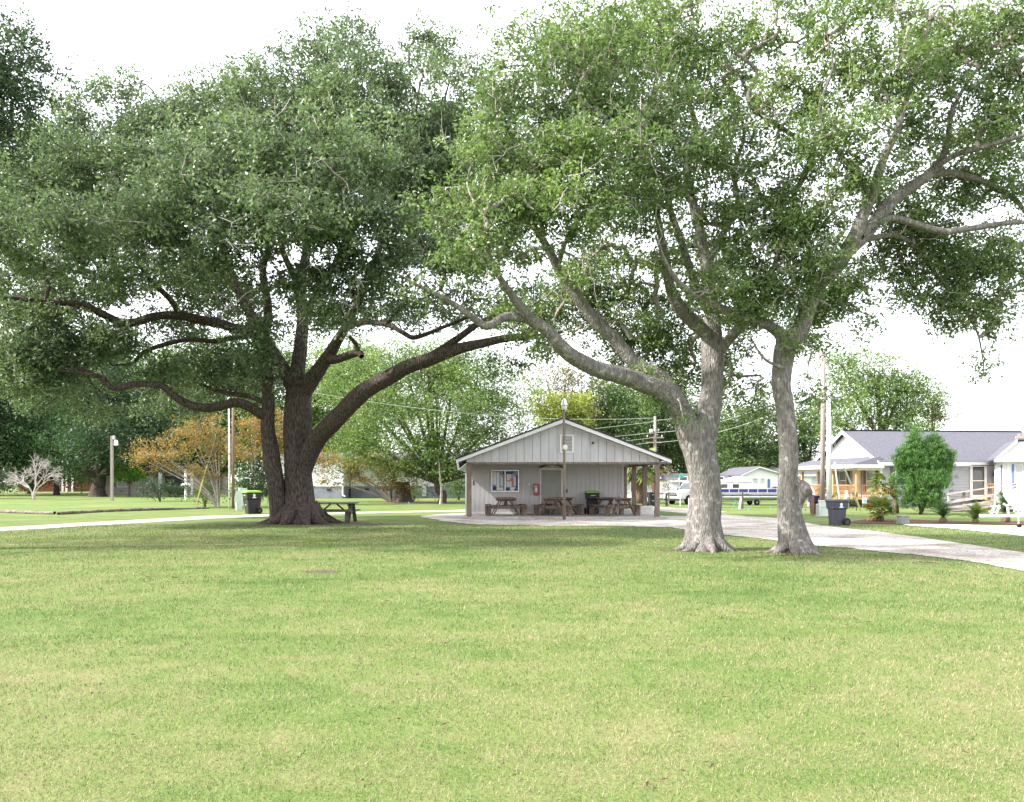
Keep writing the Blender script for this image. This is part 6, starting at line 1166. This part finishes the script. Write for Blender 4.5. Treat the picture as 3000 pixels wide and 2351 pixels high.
# pontoon boat on its trailer
Yb = 54.0; PB = empty('pontoon_boat', (px_x(2215, Yb), Yb, 0), R(2), 'pontoon boat with navy side panels and silver floats', 'boat'); xa, xb = px_x(2105, Yb) - PB.location.x, px_x(2330, Yb) - PB.location.x
zb = lambda py: W(0, py, Yb).z
for yo in (0, 1.5): mb = MB(); mb.tube([(xa + .05, yo, zb(1456)), (xa + .35, yo, zb(1457)), (xb - .2, yo, zb(1457)), (xb, yo, zb(1456))], [.05, .15, .15, .08], 12); mb.build('pontoon', 'metal', PB, smooth=True)
B('deck', 'galv', PB, (((xa + xb) / 2, .75, zb(1447)), (xb - xa, 1.9, .07)), world=False)
n = 8; pwid = (xb - xa) / n
for k in range(n):
    B('side_panel', 'navy_panel', PB, ((xa + (k + .5) * pwid, -.18, zb(1438.5)), (pwid - .06, .03, .22)), world=False); B('side_panel', 'navy_panel', PB, ((xa + (k + .5) * pwid, 1.68, zb(1438.5)), (pwid - .06, .03, .22)), world=False)
    B('rail_post', 'white_paint', PB, ((xa + k * pwid, -.18, zb(1439)), (.035, .035, .36)), world=False)
B('rail', 'white_paint', PB, (((xa + xb) / 2, -.18, zb(1432.5)), (xb - xa, .04, .035)), world=False); B('rail', 'white_paint', PB, (((xa + xb) / 2, -.18, zb(1444)), (xb - xa, .04, .035)), world=False)
mb = MB(); mb.lathe([(.05, 0), (.22, .05), (.26, .25), (.18, .4), (.05, .45)], 12, (px_x(2275, Yb) - PB.location.x, .3, zb(1446))); mb.build('covered_seat', 'black_plastic', PB, smooth=True)
PT = empty('pontoon_trailer', (px_x(2215, Yb), Yb + .7, 0), R(2), 'low trailer with fendered wheel under the pontoon boat', 'trailer')
B('frame', 'galv', PT, ((0, -.5, zb(1466)), (xb - xa - .2, .07, .07)), ((0, .5, zb(1466)), (xb - xa - .2, .07, .07)), world=False)
for x_ in (-1.6, -.6, .5, 1.5): B('cross_member', 'galv', PT, ((x_, 0, zb(1464)), (.06, 1.0, .05)), world=False)
for yo in (-.72, .72):
    mb = MB(); mb.lathe([(.08, -.07), (.16, -.07), (.185, -.05), (.185, .05), (.16, .07), (.08, .07)], 20, (.02, yo, .185), 'y'); w_ = mb.build('wheel', 'rubber', PT); mb = MB(); mb.lathe([(.01, -.075), (.11, -.06), (.11, .06), (.01, .075)], 14, (.02, yo, .185), 'y'); mb.build('rim', 'metal', w_)
    mb = MB(); mb.tube([(.02 + .27 * math.cos(a_), yo, .2 + .25 * math.sin(a_)) for a_ in [math.pi * k / 8 for k in range(9)]], .035, 6); mb.build('fender', 'galv', PT)
# dark gate post, leaning board, low wire fence
t = empty('gate_post', G(2175, 1492), 0, 'dark wooden gate post before the pontoon boat', 'post'); mb = MB(); mb.tube([(0, 0, 0), (.01, 0, .5), (.0, 0, 1.0)], [.06, .055, .05], 8); mb.build('post', 'dark_wood', t)
t = empty('leaning_plank', G(2168, 1492), 0, 'white plank leaning against the dark gate post', 'plank'); mb = MB(); mb.beam((-.06, -.05, 0), (.08, .02, .72), .03, .10, (1, 0, 0)); mb.build('plank', 'white_paint', t)
t = empty('green_hose_rack', G(2158, 1486), 0, 'green folded garden stand left of the leaning plank', 'stand'); mb = MB(); mb.beam((-.15, 0, .5), (.15, 0, 0), .03, .04); mb.beam((-.2, 0, .1), (.05, 0, .35), .03, .04); mb.build('frame', 'teal_sign', t)
t = empty('low_fence', G(2240, 1491), 0, 'low dark wire fence along the far grass verge', 'fence'); fx = [px_x(p_, DY(1491)) - t.location.x for p_ in (2080, 2175, 2280, 2380, 2500)]
for z_ in (.08, .9): mb = MB(); mb.tube([(fx[0], 0, z_), (fx[-1], 0, z_)], .012, 5); mb.build('wire', 'black_metal', t)
for x_ in fx[1:]: mb = MB(); mb.tube([(x_, .05, 0), (x_, .05, .98)], .02, 6); mb.build('post', 'black_metal', t)

# street name sign
t = empty('street_sign', W(1991, HOR + EYE * F_PX / 58.0, 58.0), 0, 'street sign with two teal blades right of the shelter', 'street sign'); zz = lambda py: W(0, py, 58.0).z
mb = MB(); mb.tube([(0, 0, 0), (0, 0, zz(1393))], .035, 8); mb.build('post', 'white_paint', t)
B('blade', 'teal_sign', t, ((-.02, 0, zz(1397)), (.66, .02, .16), (0, 0, R(-20))), world=False); B('blade', 'teal_sign', t, ((.12, 0, zz(1390)), (.34, .02, .15), (0, 0, R(50))), world=False)
# white concrete block behind the posts, black barbecue stand, white marker stakes
t = empty('concrete_block', G(1893, 1512), 0, 'white concrete block behind the right shelter posts', 'block'); B('block', 'drive_concrete', t, ((0, 0, .23), (.62, .5, .46)), world=False, bevel=.02)
t = empty('grill_stand', G(1952, 1483), 0, 'black park grill on a stand before the pickup', 'grill'); B('post', 'black_metal', t, ((0, 0, .38), (.10, .10, .78)), world=False); B('grill_box', 'black_metal', t, ((-.12, 0, .80), (.62, .4, .05)), world=False)
for k, (px, py, lab) in enumerate([(1993, 1484, 'white marker stake before the pickup bumper'), (2018, 1486, 'white marker stake before the orange pole'), (2032, 1484, 'white marker stake beside the forked oak trunk')]):
    t = empty('marker_stake', G(px, py), 0, lab, 'stake', 'white marker stakes'); mb = MB(); mb.tube([(0, 0, 0), (0, 0, .52)], .03, 8); mb.lathe([(.03, .52), (.02, .56)], 8); mb.build('stake', 'white_paint', t)

# ================================================================== pickup truck
def pickup():
    Yt = 57.0; t = empty('pickup_truck', (px_x(1968, Yt), Yt - 1.0, 0), R(38), 'white pickup truck parked before the long mobile home', 'truck')
    L, Wd = 4.6, 1.75; hw = Wd / 2; S = .88
    def sec(pts, w0, name, m): mb = MB(); mb.prism([(x * S, z * S) for x, z in pts], -w0 * S, w0 * S, 'y'); return mb.build(name, m, t, bevel=.03)
    sec([(-.3, .42), (4.9, .42), (4.9, 1.12), (3.2, 1.10), (1.35, 1.12), (.25, 1.06), (-.1, .95), (-.3, .62)], hw, 'body', 'car_paint')
    sec([(1.25, 1.12), (1.9, 1.72), (3.0, 1.75), (3.25, 1.12)], hw * .9, 'cab', 'car_paint')
    sec([(1.36, 1.14), (1.90, 1.66), (1.86, 1.69), (1.28, 1.15)], hw * .82, 'windscreen', 'glass_dark')
    for s_ in (-1, 1):
        mb = MB(); y_ = s_ * hw * .905 * S; mb.prism([(x * S, z * S) for x, z in [(1.55, 1.18), (1.98, 1.62), (2.85, 1.64), (3.05, 1.18)]], y_ - .012, y_ + .012, 'y'); mb.build('side_window', 'glass_dark', t)
        B('headlight', 'lamp_glass', t, ((-.235 * S, s_ * .66 * S, .86 * S), (.16, .30, .16)), world=False)
        mb = MB(); mb.lathe([(.02, 0), (.10, .02), (.10, .05)], 10, (1.5 * S, s_ * (hw + .03) * S, 1.15 * S), 'y'); mb.build('mirror', 'black_plastic', t)
        for x_ in (.62, 3.85):
            mb = MB(); mb.lathe([(.12, -.11), (.29, -.11), (.33, -.07), (.33, .07), (.29, .11), (.12, .11)], 22, (x_ * S, s_ * (hw - .06) * S, .33), 'y'); w_ = mb.build('wheel', 'rubber', t); mb = MB(); mb.lathe([(.01, -.115), (.19, -.10), (.19, .10), (.01, .115)], 14, (x_ * S, s_ * (hw - .06) * S, .33), 'y'); mb.build('rim', 'metal', w_)
    B('grille', 'black_plastic', t, ((-.24 * S, 0, .82 * S), (.14, .92 * S, .24)), world=False)
    for k in range(2): B('grille_bar', 'metal', t, ((-.30 * S, 0, (.77 + .1 * k) * S), (.10, .90 * S, .03)), world=False)
    B('bumper', 'metal', t, ((-.34 * S, 0, .54 * S), (.18, 1.72 * S, .20)), world=False, bevel=.03); B('valance', 'black_plastic', t, ((-.2 * S, 0, .38 * S), (.3, 1.5 * S, .14)), world=False)
pickup()

# ================================================================== fallen leaves and litter on the lawn
mat('dead_leaf', [(0.05, 0.025, 0.017), (0.12, 0.065, 0.042), (0.19, 0.12, 0.08)], scale=3, rough=.8)
def litter():
    P = []
    for _ in range(150):
        y = rng.uniform(4.2, 17); P.append((rng.uniform(-.62, .62) * y, y, 1.0))
    for px, py, sx, sy, n in ((882, 1536, 1.6, .9, 220), (2066, 1613, .8, .3, 130), (2330, 1621, .7, .3, 90), (1030, 1536, 1.5, .4, 60)):
        c = G(px, py); 
        for _ in range(n): P.append((c.x + rng.normal() * sx, c.y + rng.normal() * sy - .15, 1.0))
    mb = MB()
    for x, y, s in P:
        a = rng.uniform(0, 6.28); L = rng.uniform(.022, .042) * (1.0 if y < 12 else 1.5); wv = L * .5; t = rng.uniform(-.5, .5); c, s_ = math.cos(a), math.sin(a); z = .026 if y < 14 else .016
        d = Vector((c, s_, .25 * t)); e = Vector((-s_, c, t)); o = Vector((x, y, z))
        mb.add([o - d * L, o + e * wv * .5 + Vector((0, 0, .006)), o + d * L, o - e * wv * .5 + Vector((0, 0, .006))], [(0, 1, 2, 3)])
    o = mb.build('fallen_leaves', 'dead_leaf'); tag(o, 'scattered dry brown leaves on the lawn', 'leaf litter', kind='stuff')
litter()
